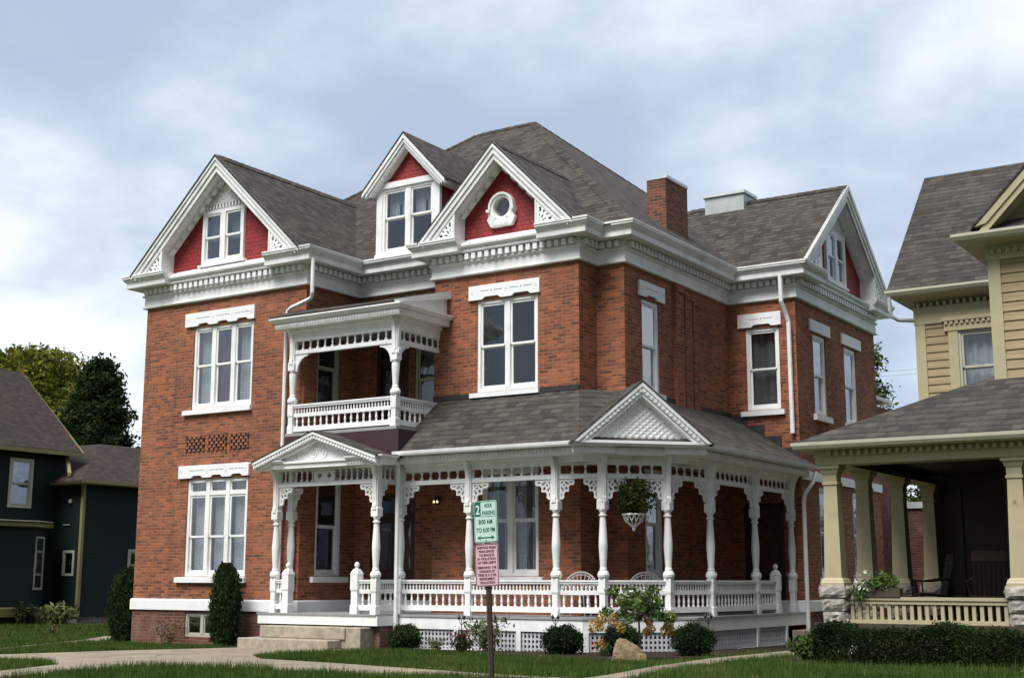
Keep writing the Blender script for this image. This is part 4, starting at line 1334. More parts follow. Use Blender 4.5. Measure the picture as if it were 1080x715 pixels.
# eave
EV = [(-.12, 3.90), (.33, 3.90), (.34, 3.93), (.34, 4.035), (.30, 4.04), (.30, 4.055), (.52, 4.06), (.535, 4.09), (.545, 4.145), (.52, 4.15), (.50, 4.12), (-.1, 4.12)]
m = MB()
ev = [(-17.36, YP), (-13.05, YP), (XP, 24.05), (XP, 29.98)]
sweep(m, ev, EV)
sweep(m, ev, [(-.05, 3.78), (.05, 3.78), (.06, 3.84), (.13, 3.88), (.13, 3.905), (-.05, 3.905)])
eo = m.build('eave', 'white', porch)
m = MB()
eggdart(m, FPp, -17.3, -13.25, .342, 3.985); eggdart(m, FC, .15, LC - .1, .342, 3.985); eggdart(m, SPp, 24.2, 29.95, .342, 3.985)
m.build('egg_moulding', 'white', porch, recalc=False)
# roof
ze, zw = 4.13, 5.40
E0, E1, E2, E3 = (-17.36, 22.03, ze), (-12.83, 22.03, ze), (-11.03, 23.83, ze), (-11.03, 29.99, ze)
m = MB()
m.slab([E0, E1, (XM1 - .02, YM + .02, zw + .01), (-17.36, YM + .02, zw + .01)], .04)
m.slab([E1, E2, (XN - .01, YN + .02, zw), (XM1 - .02, YM + .02, zw)], .04)
m.slab([E2, E3, (-12.2, 29.99, ze + .62 * 1.17 - .02), (XN - .02, 29.74, zw), (XN - .02, YN, zw)], .04)
m.build('porch_roof', 'shingle', porch)
m = MB()
m.fbox(FM, XM0, XM1 - .0, .003, .03, zw - .01, zw + .10)
m.fbox(SN, YN, YW, .003, .03, zw - .02, zw + .08)
for i in range(4):      # stepped flashing on the right wing
    a = XN + i * .43; z = zw - .28 - i * .27
    m.fbox(FW, a, a + .43, .003, .03, z - .30, z + .32 - .02 * i)
m.build('flashing', 'flash', porch)
# pediment over the cut corner
FPd = Frame(-12.83, 22.03, 1, 1)
UC = math.hypot(1.8, 1.8) / 2
m = MB()
hwp, zp0, zp1 = 1.42, 4.12, 5.32
sp = (zp1 - zp0) / hwp
m.fprism(FPd, [(UC - 1.2, zp0), (UC + 1.2, zp0), (UC, zp0 + 1.2 * sp)], -.19, -.15)
for s in (-1, 1):
    for t0, t1, n1 in ((0, .10, .08), (.09, .21, .05), (.20, .29, .02)):
        def P_(t, h): return (UC + s * h, zp1 - t - sp * h)
        A0, A1, B1, B0 = P_(t0, 0), P_(t0, hwp - t0 / sp), P_(t1, hwp - t1 / sp), P_(t1, 0)
        m.prism([FPd.P(p[0], -.18, p[1]) for p in (A0, A1, B1, B0)], [FPd.P(p[0], n1, p[1]) for p in (A0, A1, B1, B0)])
    # rope moulding along the rake
    k = 15
    for i in range(k):
        h = (i + .5) / k * (hwp - .25)
        q = P_(.15, h)
        m.fprism(FPd, [(q[0] - .03, q[1] + .03), (q[0] - .02, q[1] - .04), (q[0] + .03, q[1] - .03), (q[0] + .02, q[1] + .04)], .05, .066)
m.fbox(FPd, UC - 1.36, UC + 1.36, -.16, .045, 4.10, 4.155)
for a_ in (-1, 1):
    m.fbox(FPd, UC + (a_ * .94) - .42, UC + (a_ * .94) + .42, -.21, -.125, 3.925, 4.045)
    m.fbox(FPd, UC + (a_ * .94) - .44, UC + (a_ * .94) + .44, -.21, -.02, 4.047, 4.099)
pd = m.build('pediment', 'white', porch)
m = MB()
for i in range(-6, 7):
    for s in (-1, 1):
        u = UC + i * .14; h = .90 - abs(i * .14)
        if h < .05: continue
        L = (.90 - s * i * .14) / 2
        m.prism([FPd.P(u - .030, -.15, 4.18), FPd.P(u + .030, -.15, 4.18), FPd.P(u + .030 + s * L, -.15, 4.18 + L * sp), FPd.P(u - .030 + s * L, -.15, 4.18 + L * sp)],
                [FPd.P(u - .014, -.132, 4.18), FPd.P(u + .014, -.132, 4.18), FPd.P(u + .014 + s * L, -.132, 4.18 + L * sp), FPd.P(u - .014 + s * L, -.132, 4.18 + L * sp)])
m.build('pediment_lattice', 'white', porch)
m = MB()
for s in (-1, 1):
    a = FPd.P(UC, .09, zp1 + .02); b_ = FPd.P(UC + s * (hwp + .02), .09, zp0 + .0)
    c_ = FPd.P(UC + s * (hwp + .02), -.25, zp0 + .0); d_ = FPd.P(UC, -1.7, zp1 + .02)
    m.slab([a, b_, c_, d_], .035)
m.build('pediment_roof', 'shingle', porch)
pipe([(-17.36, 22.02, 4.06), (-17.36, 22.18, 3.95), (-17.36, 22.24, 3.85), (-17.36, 22.24, .12)], .045, parent=porch)
# lit lantern by the entrance
m = MB(); m.lathe(-17.30, YM - .10, [(.03, 3.10), (.06, 3.12), (.06, 3.26), (.03, 3.30)], 8); m.box(-17.31, -17.29, YM - .1, YM, 3.28, 3.30)
lo = m.build('lantern', 'darkmetal', porch)
m = MB()
for dx in (-.045, .045): m.lathe(-17.30 + dx, YM - .16, [(.012, 3.15), (.022, 3.165), (.022, 3.185), (.012, 3.20)], 8)
m.build('bulb', 'lamp', porch)

# ---------------------------------------------------------------- entrance portico
po = part_empty('portico', house, (-19.1, 22.2, .1))
po['label'] = 'entrance portico with carved pediment over the stone steps'
PX0, PX1, PY = -20.42, -17.62, 21.88
FO = front(PY)
m = MB(); m.hprism([(-20.74, 21.68), (-17.445, 21.68), (-17.445, YR - .003), (XL1 + .003, YR - .003), (XL1 + .003, YL - .003), (-20.74, YL - .003)], .77, DKZ + .004); m.build('deck', 'deck', po)
m = MB(); sweep(m, [(-20.70, YL - .01), (-20.70, 21.72), (-17.43, 21.72), (-17.43, 22.35)], [(0, .575), (0, .768), (.02, .768), (.02, .575), (0, .575)]); m.build('skirt_board', 'white', po)
m = MB(); m.box(-20.62, -17.46, 21.85, 22.34, -.1, .57); m.build('pier', 'brick_base', po)
ZTo, ZCo = 3.90, 2.80
for x in (PX0, PX1): post(po, x, PY, DKZ, ZTo, 1.53, ZCo, [(FO, x)], .24)
SOl = Frame(PX0, 0, 0, -1); SOr = side(PX1)
post(po, PX0 + .05, 22.30, DKZ, ZTo, 1.53, ZCo, [])
newel(po, -20.04, PY, DKZ); newel(po, -18.12, PY, DKZ)
railing(po, FO, PX0 + .075, -20.04 - .09); railing(po, FO, -18.12 + .09, PX1 - .075)
railing(po, SOr, PY + .075, YP - .075)
spandrel(po, FO, PX0 + .07, PX1 - .07, 3.59, 3.82, 0, .155, panel=(-19.36, -18.78))
spandrel(po, SOr, PY + .07, YP - .07, 3.59, 3.82, 0, .16)
bracket(po, FO, PX0 + .075, 1, 3.495, .46, .50); bracket(po, FO, PX1 - .075, -1, 3.495, .46, .50)
bracket(po, SOr, PY + .075, 1, 3.495, .30, .5)
bracket(po, Frame(PX0 + .05, 22.3, 1, 0), .075, 1, 3.495, .28, .5)
# pediment
m = MB()
PC, pa, pb, ph = -19.0, 4.62, 4.03, 1.72
spo = (pa - pb) / ph
FPo = front(21.42)
m.fprism(FPo, [(PC - 1.45, 3.96), (PC + 1.45, 3.96), (PC + 1.45, pa - 1.45 * spo - .1), (PC, pa - .1), (PC - 1.45, pa - 1.45 * spo - .1)], -.20, -.16)
for s in (-1, 1):
    for t0, t1, n1 in ((0, .07, .06), (.06, .16, .03), (.15, .21, -.03)):
        def P_(t, h): return (PC + s * h, pa - t - spo * h)
        pts = (P_(t0, 0), P_(t0, ph), P_(t1, ph), P_(t1, 0))
        m.prism([FPo.P(p[0], -.18, p[1]) for p in pts], [FPo.P(p[0], n1, p[1]) for p in pts])
    for i in range(22):
        h = (i + .5) / 22 * ph; q = P_(.11, h)
        m.fprism(FPo, [(q[0] - .02, q[1] + .035), (q[0] - .03, q[1] - .03), (q[0] + .02, q[1] - .035), (q[0] + .03, q[1] + .03)], .03, .044)
m.fbox(FPo, PC - 1.35, PC + 1.35, -.2, -.10, 3.86, 4.02)
m.fbox(FPo, PC - 1.35, PC + 1.35, -.2, -.06, 3.965, 4.005)
pe = m.build('pediment', 'white', po)
m = MB()
EVo = [(-.1, 3.86), (.36, 3.86), (.36, 3.98), (.40, 3.985), (.46, 4.02), (.46, 4.04), (-.1, 4.04)]
sweep(m, [(PX1 - .55, PY), (PX1 + .02, PY), (PX1 + .02, YP - .55)], EVo)
sweep(m, [(PX0 - .02, YL - .02), (PX0 - .02, PY), (PX0 + .5, PY)], EVo)
eggdart(m, FO, PX1 - .55, PX1 + .38, .36, 3.925, .075); eggdart(m, FO, PX0 - .38, PX0 + .5, .36, 3.925, .075)
m.fbox(FO, PX0, PX1, -.045, .05, 3.82, 3.95); m.fbox(SOr, PY, YP, -.045, .05, 3.82, 3.95)
m.build('eave', 'white', po)
m = MB()     # carved scrolls in the pediment
def spiral(cx, cz, r, turns, s, ph0=0, r_end=.03, wd=.02):
    pts = []
    for i in range(28):
        t = i / 27; a = ph0 + s * t * turns * 2 * math.pi; rr = r + (r_end - r) * t
        pts.append(FPo.P(cx + rr * math.cos(a), -.155, cz + rr * math.sin(a)))
    m.tube(pts, wd, 5)
for s in (-1, 1):
    spiral(PC + s * .16, 4.17, .13, 1.4, s, math.pi / 2)
    spiral(PC + s * .46, 4.13, .10, 1.2, -s, math.pi / 2 + s * .4, .02, .016)
    m.tube([FPo.P(PC + s * u, -.155, 4.10 + .05 * math.sin(u * 9) - .02 * u) for u in [.55 + .05 * i for i in range(12)]], .014, 5)
    for i in range(5):
        u = .62 + i * .1
        m.tube([FPo.P(PC + s * u, -.155, 4.09), FPo.P(PC + s * (u + .06), -.155, 4.16 - i * .01)], .013, 5, .005)
m.tube([FPo.P(PC, -.155, 4.04), FPo.P(PC, -.155, 4.40)], .02, 6, .006)
for s in (-1, 1): m.tube([FPo.P(PC, -.155, 4.22), FPo.P(PC + s * .06, -.155, 4.31), FPo.P(PC + s * .05, -.155, 4.36)], .014, 5)
m.build('carved_scroll', 'white', po)
m = MB()
for s in (-1, 1):
    m.slab([(PC, 21.35, pa + .02), (PC + s * (ph + .03), 21.35, pa + .02 - spo * (ph + .03)), (PC + s * (ph + .03), 22.35, pa + .02 - spo * (ph + .03)), (PC, 22.35, pa + .02)], .03)
m.poly([(-20.8, 22.28, 4.045), (-17.2, 22.28, 4.045), (-17.2, 22.0, 4.045), (-20.8, 22.0, 4.045)])
m.build('portico_roof', 'shingle', po)
m = MB(); m.box(-20.40, -17.20, 22.02, 22.26, 4.05, 4.63); m.box(-17.36, -17.20, 22.26, YM - .01, 4.10, 4.63); m.build('balcony_curb', 'maroon', po)
m = MB(); m.poly([(XL1, 21.9, 3.86), (-17.45, 21.9, 3.86), (-17.45, YR, 3.86), (XL1, YR, 3.86)]); m.build('ceiling', 'ceil', po, recalc=False)
m = MB(); m.hprism([(-17.3, 22.6), (-13.1, 22.6), (-11.62, 24.08), (-11.62, YW - .01), (XN + .01, YW - .01), (XN + .01, YN), (XM1, YN - .02), (XM1, YM - .01), (-17.3, YM - .01)], 3.905, 3.94); m.build('ceiling', 'ceil', porch)

# ---------------------------------------------------------------- balcony above the portico
bl = part_empty('balcony', house, (-18.9, 22.9, 4.65))
bl['label'] = 'second-storey balcony with spindle frieze and its own shed roof'
BX0, BX1, BY = -20.32, -17.40, 22.15
FB, SBr = front(BY), side(BX1)
m = MB(); m.hprism([(-20.42, 22.05), (-17.28, 22.05), (-17.28, YM - .01), (XM0 - .005, YM - .01), (XM0 - .005, YR - .01), (XL1 + .005, YR - .01), (XL1 + .005, YL - .01), (-20.42, YL - .01)], 4.635, 4.70); m.build('deck', 'deck', bl)
for x in (BX0, BX1): post(bl, x, BY, 4.70, 7.10, 5.36, 6.12, [(FB, x)] + ([(SBr, BY)] if x == BX1 else []), .26)
railing(bl, FB, BX0 + .07, BX1 - .07, 0, 4.66, 5.345, .083)
railing(bl, SBr, BY + .07, YM, 0, 4.66, 5.345, .083)
spandrel(bl, FB, BX0 + .06, BX1 - .06, 6.58, 6.79, 0, .215)
spandrel(bl, SBr, BY + .06, YM, 6.58, 6.79, 0, .21)
plain_bracket(bl, FB, BX0 + .07, 1, 6.485); plain_bracket(bl, FB, BX1 - .07, -1, 6.485); plain_bracket(bl, SBr, BY + .07, 1, 6.485)
m = MB()
bp = [(BX0, YL - .01), (BX0, BY), (BX1, BY), (BX1, YM - .004)]
sweep(m, bp, [(-.05, 6.78), (.05, 6.78), (.06, 6.90), (.06, 6.96), (.12, 7.0), (.12, 7.05), (-.05, 7.05)])
sweep(m, bp, [(-.1, 7.05), (.30, 7.05), (.31, 7.08), (.31, 7.17), (.36, 7.18), (.42, 7.25), (.42, 7.28), (-.1, 7.29)])
eggdart(m, FB, BX0 - .3, BX1 + .3, .31, 7.12, .08); eggdart(m, SBr, BY - .3, YM, .31, 7.12, .08)
m.prism([(BX1 + .20, BY - .30, 7.27), (BX1 + .20, YM - .005, 7.27), (BX1 + .20, YM - .005, 7.74), (BX1 + .20, BY - .30, 7.30)], [(BX1 + .24, BY - .30, 7.27), (BX1 + .24, YM - .005, 7.27), (BX1 + .24, YM - .005, 7.74), (BX1 + .24, BY - .30, 7.30)])
m.prism([(BX1 + .241, BY - .38, 7.285), (BX1 + .241, YM - .005, 7.68), (BX1 + .241, YM - .005, 7.86), (BX1 + .241, BY - .42, 7.345)], [(BX1 + .36, BY - .38, 7.285), (BX1 + .36, YM - .005, 7.68), (BX1 + .36, YM - .005, 7.86), (BX1 + .36, BY - .42, 7.345)])
m.build('eave', 'white', bl)
m = MB(); m.poly([(BX0, BY, 7.04), (BX1, BY, 7.04), (BX1, YM, 7.04), (XM0, YR - .01, 7.04), (XL1, YR - .01, 7.04), (BX0, YL, 7.04)]); m.build('ceiling', 'ceil', bl, recalc=False)
m = MB(); m.slab([(BX0 - .42, BY - .42, 7.32), (BX1 + .22, BY - .42, 7.32), (BX1 + .22, YM - .01, 7.80), (XM0 - .01, YM - .01, 7.80), (XM0 - .01, YR - .01, 8.06), (XL1 + .01, YR - .01, 8.06), (XL1 + .01, YL - .01, 7.56), (BX0 - .42, YL - .01, 7.56)], .03); m.build('balcony_roof', 'shingle', bl)

# ================================================================== THINGS ON AND ROUND THE PORCH
m = MB()
def step(x0, x1, y0, y1, z0, z1):
    m.box(x0, x1, y0, y1, z0, z1)
step(-20.33, -17.98, 21.36, 21.84, .30, .545); step(-20.60, -18.10, 20.98, 21.84, -.05, .297); step(-18.1, -17.60, 21.40, 21.84, .0, .545)
st = m.build('stone_steps', 'limestone')
bv = st.modifiers.new('bevel', 'BEVEL'); bv.width = .018; bv.segments = 2
tag(st, 'pale limestone entrance steps leading up to the brick house portico', 'steps')
m = MB(); m.box(-11.30, -10.75, 28.75, 30.4, .0, .42); m.box(-10.75, -10.35, 28.75, 30.4, .0, .22)
st = m.build('stone_steps', 'limestone')
bv = st.modifiers.new('bevel', 'BEVEL'); bv.width = .018; bv.segments = 2
tag(st, 'short stone steps at the far right end of the wraparound porch', 'steps')

def wire_chair(x, y, rz, label):
    t = thing('porch_chair', label, 'chair', (x, y, DKZ), group='white fan-back chairs on the porch')
    def W(a, b_, z):
        return (x + a * math.cos(rz) - b_ * math.sin(rz), y + a * math.sin(rz) + b_ * math.cos(rz), DKZ + z)
    m = MB()
    pts = [W(.25 * math.cos(i * math.pi / 8), .23 * math.sin(i * math.pi / 8), .42) for i in range(17)]
    m.tube(pts, .018, 6)
    for i in range(-3, 4): m.tube([W(i * .065, -math.sqrt(max(0, .055 - (i * .065) ** 2)), .42), W(i * .065, math.sqrt(max(0, .055 - (i * .065) ** 2)), .42)], .010, 5)
    m.build('seat', 'wicker', t)
    m = MB()
    arc = [W(.36 * math.cos(a), .20 + .06 * math.sin(a), .50 + .36 * math.sin(a)) for a in [math.pi * i / 14 for i in range(15)]]
    m.tube(arc, .018, 6)
    arc2 = [W(.31 * math.cos(a), .20 + .05 * math.sin(a), .50 + .31 * math.sin(a)) for a in [math.pi * i / 14 for i in range(15)]]
    m.tube(arc2, .010, 5)
    for i in range(1, 10):
        a = math.pi * (.08 + .84 * i / 10)
        m.tube([W(.16 * math.cos(a), .18, .43), W(.35 * math.cos(a), .20 + .06 * math.sin(a), .50 + .35 * math.sin(a))], .009, 5)
    for s in (-1, 1): m.tube([W(s * .36, .2, .5), W(s * .34, -.02, .60), W(s * .26, -.2, .58), W(s * .22, -.2, .42)], .014, 6)
    m.build('backrest', 'wicker', t)
    for a, b_ in ((-.18, -.17), (.18, -.17), (-.18, .17), (.18, .17)):
        m = MB(); m.tube([W(a, b_, .42), W(a * 1.2, b_ * 1.2, 0)], .014, 6); m.build('leg', 'wicker', t)
    return t
wire_chair(-13.52, 23.12, math.radians(12), 'white fan-back chair on the porch just right of the tall lace-curtained window')
wire_chair(-12.42, 24.02, math.radians(38), 'white fan-back chair on the porch behind the hydrangea, below the fern')

# hanging fern
fx, fy, _ = FC.P(1.02, 0.02, 0)
t = thing('hanging_fern', 'bushy green fern in a white lattice basket hanging from the porch frieze', 'hanging plant', (fx, fy, 2.5))
m = MB()
for i in range(12):
    a = 2 * math.pi * i / 12
    m.tube([(fx + .21 * math.cos(a), fy + .21 * math.sin(a), 2.76), (fx + .17 * math.cos(a + .25), fy + .17 * math.sin(a + .25), 2.64), (fx + .03 * math.cos(a + .5), fy + .03 * math.sin(a + .5), 2.52)], .011, 5)
    m.tube([(fx + .21 * math.cos(a), fy + .21 * math.sin(a), 2.76), (fx + .17 * math.cos(a - .25), fy + .17 * math.sin(a - .25), 2.64), (fx + .03 * math.cos(a - .5), fy + .03 * math.sin(a - .5), 2.52)], .011, 5)
m.tube([(fx + .215 * math.cos(2 * math.pi * i / 20), fy + .215 * math.sin(2 * math.pi * i / 20), 2.765) for i in range(21)], .02, 6)
m.lathe(fx, fy, [(.005, 2.44), (.03, 2.47), (.035, 2.50), (.02, 2.53)], 8)
m.build('basket', 'white', t)
m = MB(); m.lathe(fx, fy, [(.02, 2.55), (.13, 2.64), (.18, 2.74), (.17, 2.76)], 12); m.build('liner', 'leaf_dry', t)
m = MB()
for i in range(3):
    a = 2 * math.pi * i / 3; m.tube([(fx + .2 * math.cos(a), fy + .2 * math.sin(a), 2.77), (fx, fy, 3.45)], .005, 4)
m.build('hanger', 'darkmetal', t)
rg = np.random.default_rng(5); P = []
for i in range(300):
    a = rg.random() * 2 * math.pi; out = .14 + .24 * rg.random(); up = .20 + .85 * rg.random()
    for k in range(16):
        q = k / 15; r_ = out * (q * 1.25); z_ = 2.76 + up * (1.9 * q - 1.25 * q * q * (1 + .4 * rg.random()))
        P.append((fx + r_ * math.cos(a) + rg.normal() * .012, fy + r_ * math.sin(a) + rg.normal() * .012, z_ + rg.normal() * .012))
leaves('frond', P, .019, 'leaf_fern', t, 2.2, 0, .5, 3)

# ---------------------------------------------------------------- parking sign
SX, SY = -8.215, 12.2
sg = thing('parking_sign', 'two-panel parking sign, green over faded pink, on a rusted perforated post', 'street sign', (SX, SY, .4))
m = MB()
m.box(SX - .026, SX + .026, SY + .012, SY + .018, -.3, 2.30)
for s in (-1, 1): m.box(SX + s * .026 - .003, SX + s * .026 + .003, SY + .005, SY + .03, -.3, 2.30)
m.build('post', 'rust', sg)
m = MB()
for i in range(52): m.lathe(SX, 0, [(.001, 0), (.001, .0001)], 3) if False else m.box(SX - .026, SX - .020, SY + .0085, SY + .0108, .3 + i * .025, .3 + i * .025 + .010)
m.build('post_hole', 'lattice', sg)
FSg = front(SY)
def rrect(u0, u1, z0, z1, r, n=5):
    pts = []
    for (cx, cz, a0) in ((u1 - r, z0 + r, -math.pi / 2), (u1 - r, z1 - r, 0), (u0 + r, z1 - r, math.pi / 2), (u0 + r, z0 + r, math.pi)):
        for i in range(n + 1):
            a = a0 + math.pi / 2 * i / n; pts.append((cx + r * math.cos(a), cz + r * math.sin(a)))
    return pts
def text_part(name, lines, mat, parent, y):
    """lettering as real thin mesh: (text, centre u, baseline z, height, width)"""
    for txt, u, z, h, wd in lines:
        cu = bpy.data.curves.new(name, 'FONT'); cu.body = txt; cu.size = h * 1.38; cu.align_x = 'CENTER'; cu.extrude = .0008; cu.offset = .0012
        tmp = bpy.data.objects.new(name, cu); COL.objects.link(tmp)
        bpy.context.view_layer.update()
        dg = bpy.context.evaluated_depsgraph_get()
        me = bpy.data.meshes.new_from_object(tmp.evaluated_get(dg))
        bpy.data.objects.remove(tmp)
        xs = [v.co.x for v in me.vertices]
        sc_ = wd / max(1e-6, (max(xs) - min(xs))); mid = (max(xs) + min(xs)) / 2
        for v in me.vertices:
            x_, y_, z_ = v.co; v.co = (u + (x_ - mid) * sc_, y - z_, z + y_)
        me.materials.clear(); me.materials.append(M[mat])
        o = bpy.data.objects.new(name, me); COL.objects.link(o); adopt(o, parent)
Wd, Hh = .305, .457
zt0 = 1.905; zp_ = 1.435
m = MB(); m.fprism(FSg, rrect(SX - Wd / 2, SX + Wd / 2, zt0, zt0 + Hh, .03), .0, .004); gp = m.build('sign_panel', 'signgreen', sg)
gp['label'] = 'pale green two hour parking panel'
m = MB()
b0 = rrect(SX - Wd / 2 + .006, SX + Wd / 2 - .006, zt0 + .006, zt0 + Hh - .006, .026); b1 = rrect(SX - Wd / 2 + .012, SX + Wd / 2 - .012, zt0 + .012, zt0 + Hh - .012, .021)
for i in range(len(b0)):
    j = (i + 1) % len(b0)
    m.poly([FSg.P(*b0[i][:1], .0055, b0[i][1]), FSg.P(b0[j][0], .0055, b0[j][1]), FSg.P(b1[j][0], .0055, b1[j][1]), FSg.P(b1[i][0], .0055, b1[i][1])])
m.fprism(FSg, [(SX - .140, zt0 + .290), (SX - .060, zt0 + .290), (SX - .060, zt0 + .445), (SX - .125, zt0 + .445), (SX - .140, zt0 + .430)], .003, .0058)
m.fbox(FSg, SX - .055, SX + .138, .003, .0058, zt0 + .283, zt0 + .287)
az = zt0 + .055
m.fbox(FSg, SX - .075, SX + .075, .003, .0058, az - .007, az + .007)
for s in (-1, 1): m.fprism(FSg, [(SX + s * .115, az), (SX + s * .068, az - .026), (SX + s * .078, az), (SX + s * .068, az + .026)], .003, .0058)
m.fbox(FSg, SX - .008, SX + .008, .003, .0058, zt0 + .014, zt0 + .028)
m.build('sign_border', 'signgreendark', gp)
text_part('sign_lettering', [('HOUR', SX + .042, zt0 + .382, .045, .10), ('PARKING', SX + .043, zt0 + .302, .046, .165), ('8:00 AM', SX + .0, zt0 + .205, .050, .18), ('TO 6:00 PM', SX + .0, zt0 + .115, .050, .245)], 'signgreendark', gp, SY - .0056)
text_part('sign_number', [('2', SX - .100, zt0 + .315, .10, .052)], 'signwhite', gp, SY - .0064)
m = MB(); m.fprism(FSg, rrect(SX - Wd / 2, SX + Wd / 2, zp_, zp_ + Hh, .03), .0, .004); pp = m.build('sign_panel', 'signpink', sg)
pp['label'] = 'faded pink enforcement notice panel'
m = MB(); ux = SX
b0 = rrect(ux - Wd / 2 + .004, ux + Wd / 2 - .004, zp_ + .004, zp_ + Hh - .004, .026); b1 = rrect(ux - Wd / 2 + .012, ux + Wd / 2 - .012, zp_ + .012, zp_ + Hh - .012, .021)
for i in range(len(b0)):
    j = (i + 1) % len(b0)
    m.poly([FSg.P(b0[i][0], .0055, b0[i][1]), FSg.P(b0[j][0], .0055, b0[j][1]), FSg.P(b1[j][0], .0055, b1[j][1]), FSg.P(b1[i][0], .0055, b1[i][1])])
m.build('sign_border', 'signmaroon', pp)
txt = ['SHIFTING FROM', 'PARK SPACE', 'TO SPACE IS', 'IN VIOLATION', 'OF TIME LIMITS', 'REMOVING THE', 'CHALKING OF', 'TIRES IS A 2 HR', 'ENFORCEMENT', 'VIOLATION']
text_part('sign_lettering', [(s_, ux, zp_ + .405 - i * .0405 - (.012 if i > 4 else 0), .026, .245 if len(s_) > 11 else .20) for i, s_ in enumerate(txt)], 'signmaroon', pp, SY - .0056)

sg.rotation_euler = (0, math.radians(-2.6), 0)

# ================================================================== YELLOW HOUSE (right)
yh = thing('yellow_house', 'yellow clapboard house with cream columned porch and taupe shingle roof', 'house', (-3.5, 26.0, .2))
CX, CY = -7.55, 21.2
CXs = [-7.55, -4.66, -1.75, 1.2]
CYs = [22.78, 24.75, 26.75]
YDK = .84
def rock_block(mb, x0, x1, y0, y1, z0, z1, seed):
    rg_ = random.Random(seed)
    # rock-faced: a grid on every side pushed out at random, chamfered at the joints
    nx, nz = 5, 4
    cx, cy = (x0 + x1) / 2, (y0 + y1) / 2
    for (fr, a, b_, off) in ((Frame(cx, y0, 1, 0), x0 - cx, x1 - cx, 0), (Frame(x1, cy, 0, 1), y0 - cy, y1 - cy, 0), (Frame(cx, y1, -1, 0), x0 - cx, x1 - cx, 0), (Frame(x0, cy, 0, -1), y0 - cy, y1 - cy, 0)):
        g_ = [[(a + (b_ - a) * i / nx, (0 if i in (0, nx) or j in (0, nz) else .020 + .032 * rg_.random()), z0 + (z1 - z0) * j / nz) for i in range(nx + 1)] for j in range(nz + 1)]
        for j in range(nz):
            for i in range(nx):
                mb.poly([fr.P(*g_[j][i]), fr.P(*g_[j][i + 1]), fr.P(*g_[j + 1][i + 1]), fr.P(*g_[j + 1][i])])
    mb.poly([(x0, y0, z1), (x1, y0, z1), (x1, y1, z1), (x0, y1, z1)])
def pier(x, y, i):
    m_ = MB()
    zs = [.1, .40, .62, .82, 1.03, 1.24]
    for j in range(5):
        h = .172 + (.0 if j % 2 else .012)
        rock_block(m_, x - h, x + h, y - h, y + h, zs[j], zs[j + 1] - .012, i * 10 + j)
    rock_block(m_, x - .212, x + .212, y - .212, y + .212, 1.24, 1.43, i * 10 + 7)
    return m_.build('pier', 'rock_pier', yh)
def column(x, y):
    m_ = MB()
    q = math.sqrt(2)
    m_.lathe(x, y, [(.195 * q, 1.43), (.195 * q, 1.47), (.185 * q, 1.49), (.175 * q, 1.52), (.142 * q, 1.55), (.110 * q, 2.98), (.110 * q, 3.03), (.128 * q, 3.04), (.128 * q, 3.075), (.112 * q, 3.085), (.114 * q, 3.20), (.13 * q, 3.22), (.155 * q, 3.29), (.18 * q, 3.30), (.18 * q, 3.36)], 4, math.pi / 4)
    return m_.build('column', 'cream', yh)
for i, x in enumerate(CXs): pier(x, CY, i); column(x, CY)
for i, y in enumerate(CYs): pier(CX, y, 20 + i); column(CX, y)
FYp, SYl = front(CY), Frame(CX, 0, 0, -1)
m = MB()
m.box(CX - .3, 2.4, CY - .25, 27.0, .1, YDK)
m.build('deck', 'tan_shaded', yh)
def yrail(fr, a, b_, nm='railing'):
    m_ = MB()
    m_.fbox(fr, a, b_, -.07, .07, 1.20, 1.25); m_.fbox(fr, a, b_, -.05, .05, 1.14, 1.20); m_.fbox(fr, a, b_, -.06, .06, .80, .90)
    o = m_.build('railing', 'cream', yh)
    m_ = MB(); k = int((b_ - a) / .118)
    for i in range(k):
        u = a + (i + .5) * (b_ - a) / k
        m_.fbox(fr, u - .028, u + .028, -.028, .028, .90, 1.14)
    m_.build('baluster', 'cream', o)
for i in range(3): yrail(FYp, CXs[i] + .20, CXs[i + 1] - .20)
ysl = [CY] + CYs
# beam and eave
m = MB()
pth = [(CX, 27.0), (CX, CY), (2.4, CY)]
sweep(m, pth, [(-.22, 3.36), (.20, 3.36), (.20, 3.48), (.22, 3.49), (.22, 3.585), (-.22, 3.585)])
sweep(m, pth, [(-.2, 3.585), (.42, 3.585), (.44, 3.60), (.44, 3.67), (-.2, 3.67)])
m.build('porch_beam', 'cream', yh)
m = MB(); sweep(m, pth, [(.441, 3.60), (.47, 3.61), (.50, 3.66), (.505, 3.71), (.48, 3.715), (.441, 3.69)]); m.build('gutter', 'gutter', yh)
m = MB()
for p, t_ in along(pth, .125):
    fr = Frame(p.x, p.y, t_.x, t_.y); m.fbox(fr, -.03, .03, .20, .29, 3.50, 3.575)
m.build('dentil_course', 'cream', yh)
m = MB()
sy = .47
m.slab([(CX - .48, CY - .48, 3.71), (2.6, CY - .48, 3.71), (2.6, 27.1, 3.71 + sy * 6.38), (CX - .48 + 5.9, 27.1, 3.71 + sy * 6.38), (CX - .48 + 5.9, CY - .48 + 5.9, 3.71 + sy * 5.9)], .04)
m.slab([(CX - .48, CY - .48, 3.71), (CX - .48 + 5.9, CY - .48 + 5.9, 3.71 + sy * 5.9), (CX - .48 + 5.9, 27.06, 3.71 + sy * 5.9), (CX - .48, 27.06, 3.71)], .04)
m.build('porch_roof', 'shingle_r', yh)
m = MB(); m.poly([(CX, CY, 3.58), (2.4, CY, 3.58), (2.4, 27, 3.58), (CX, 27, 3.58)]); m.build('porch_ceiling', 'tan_shaded', yh, recalc=False)
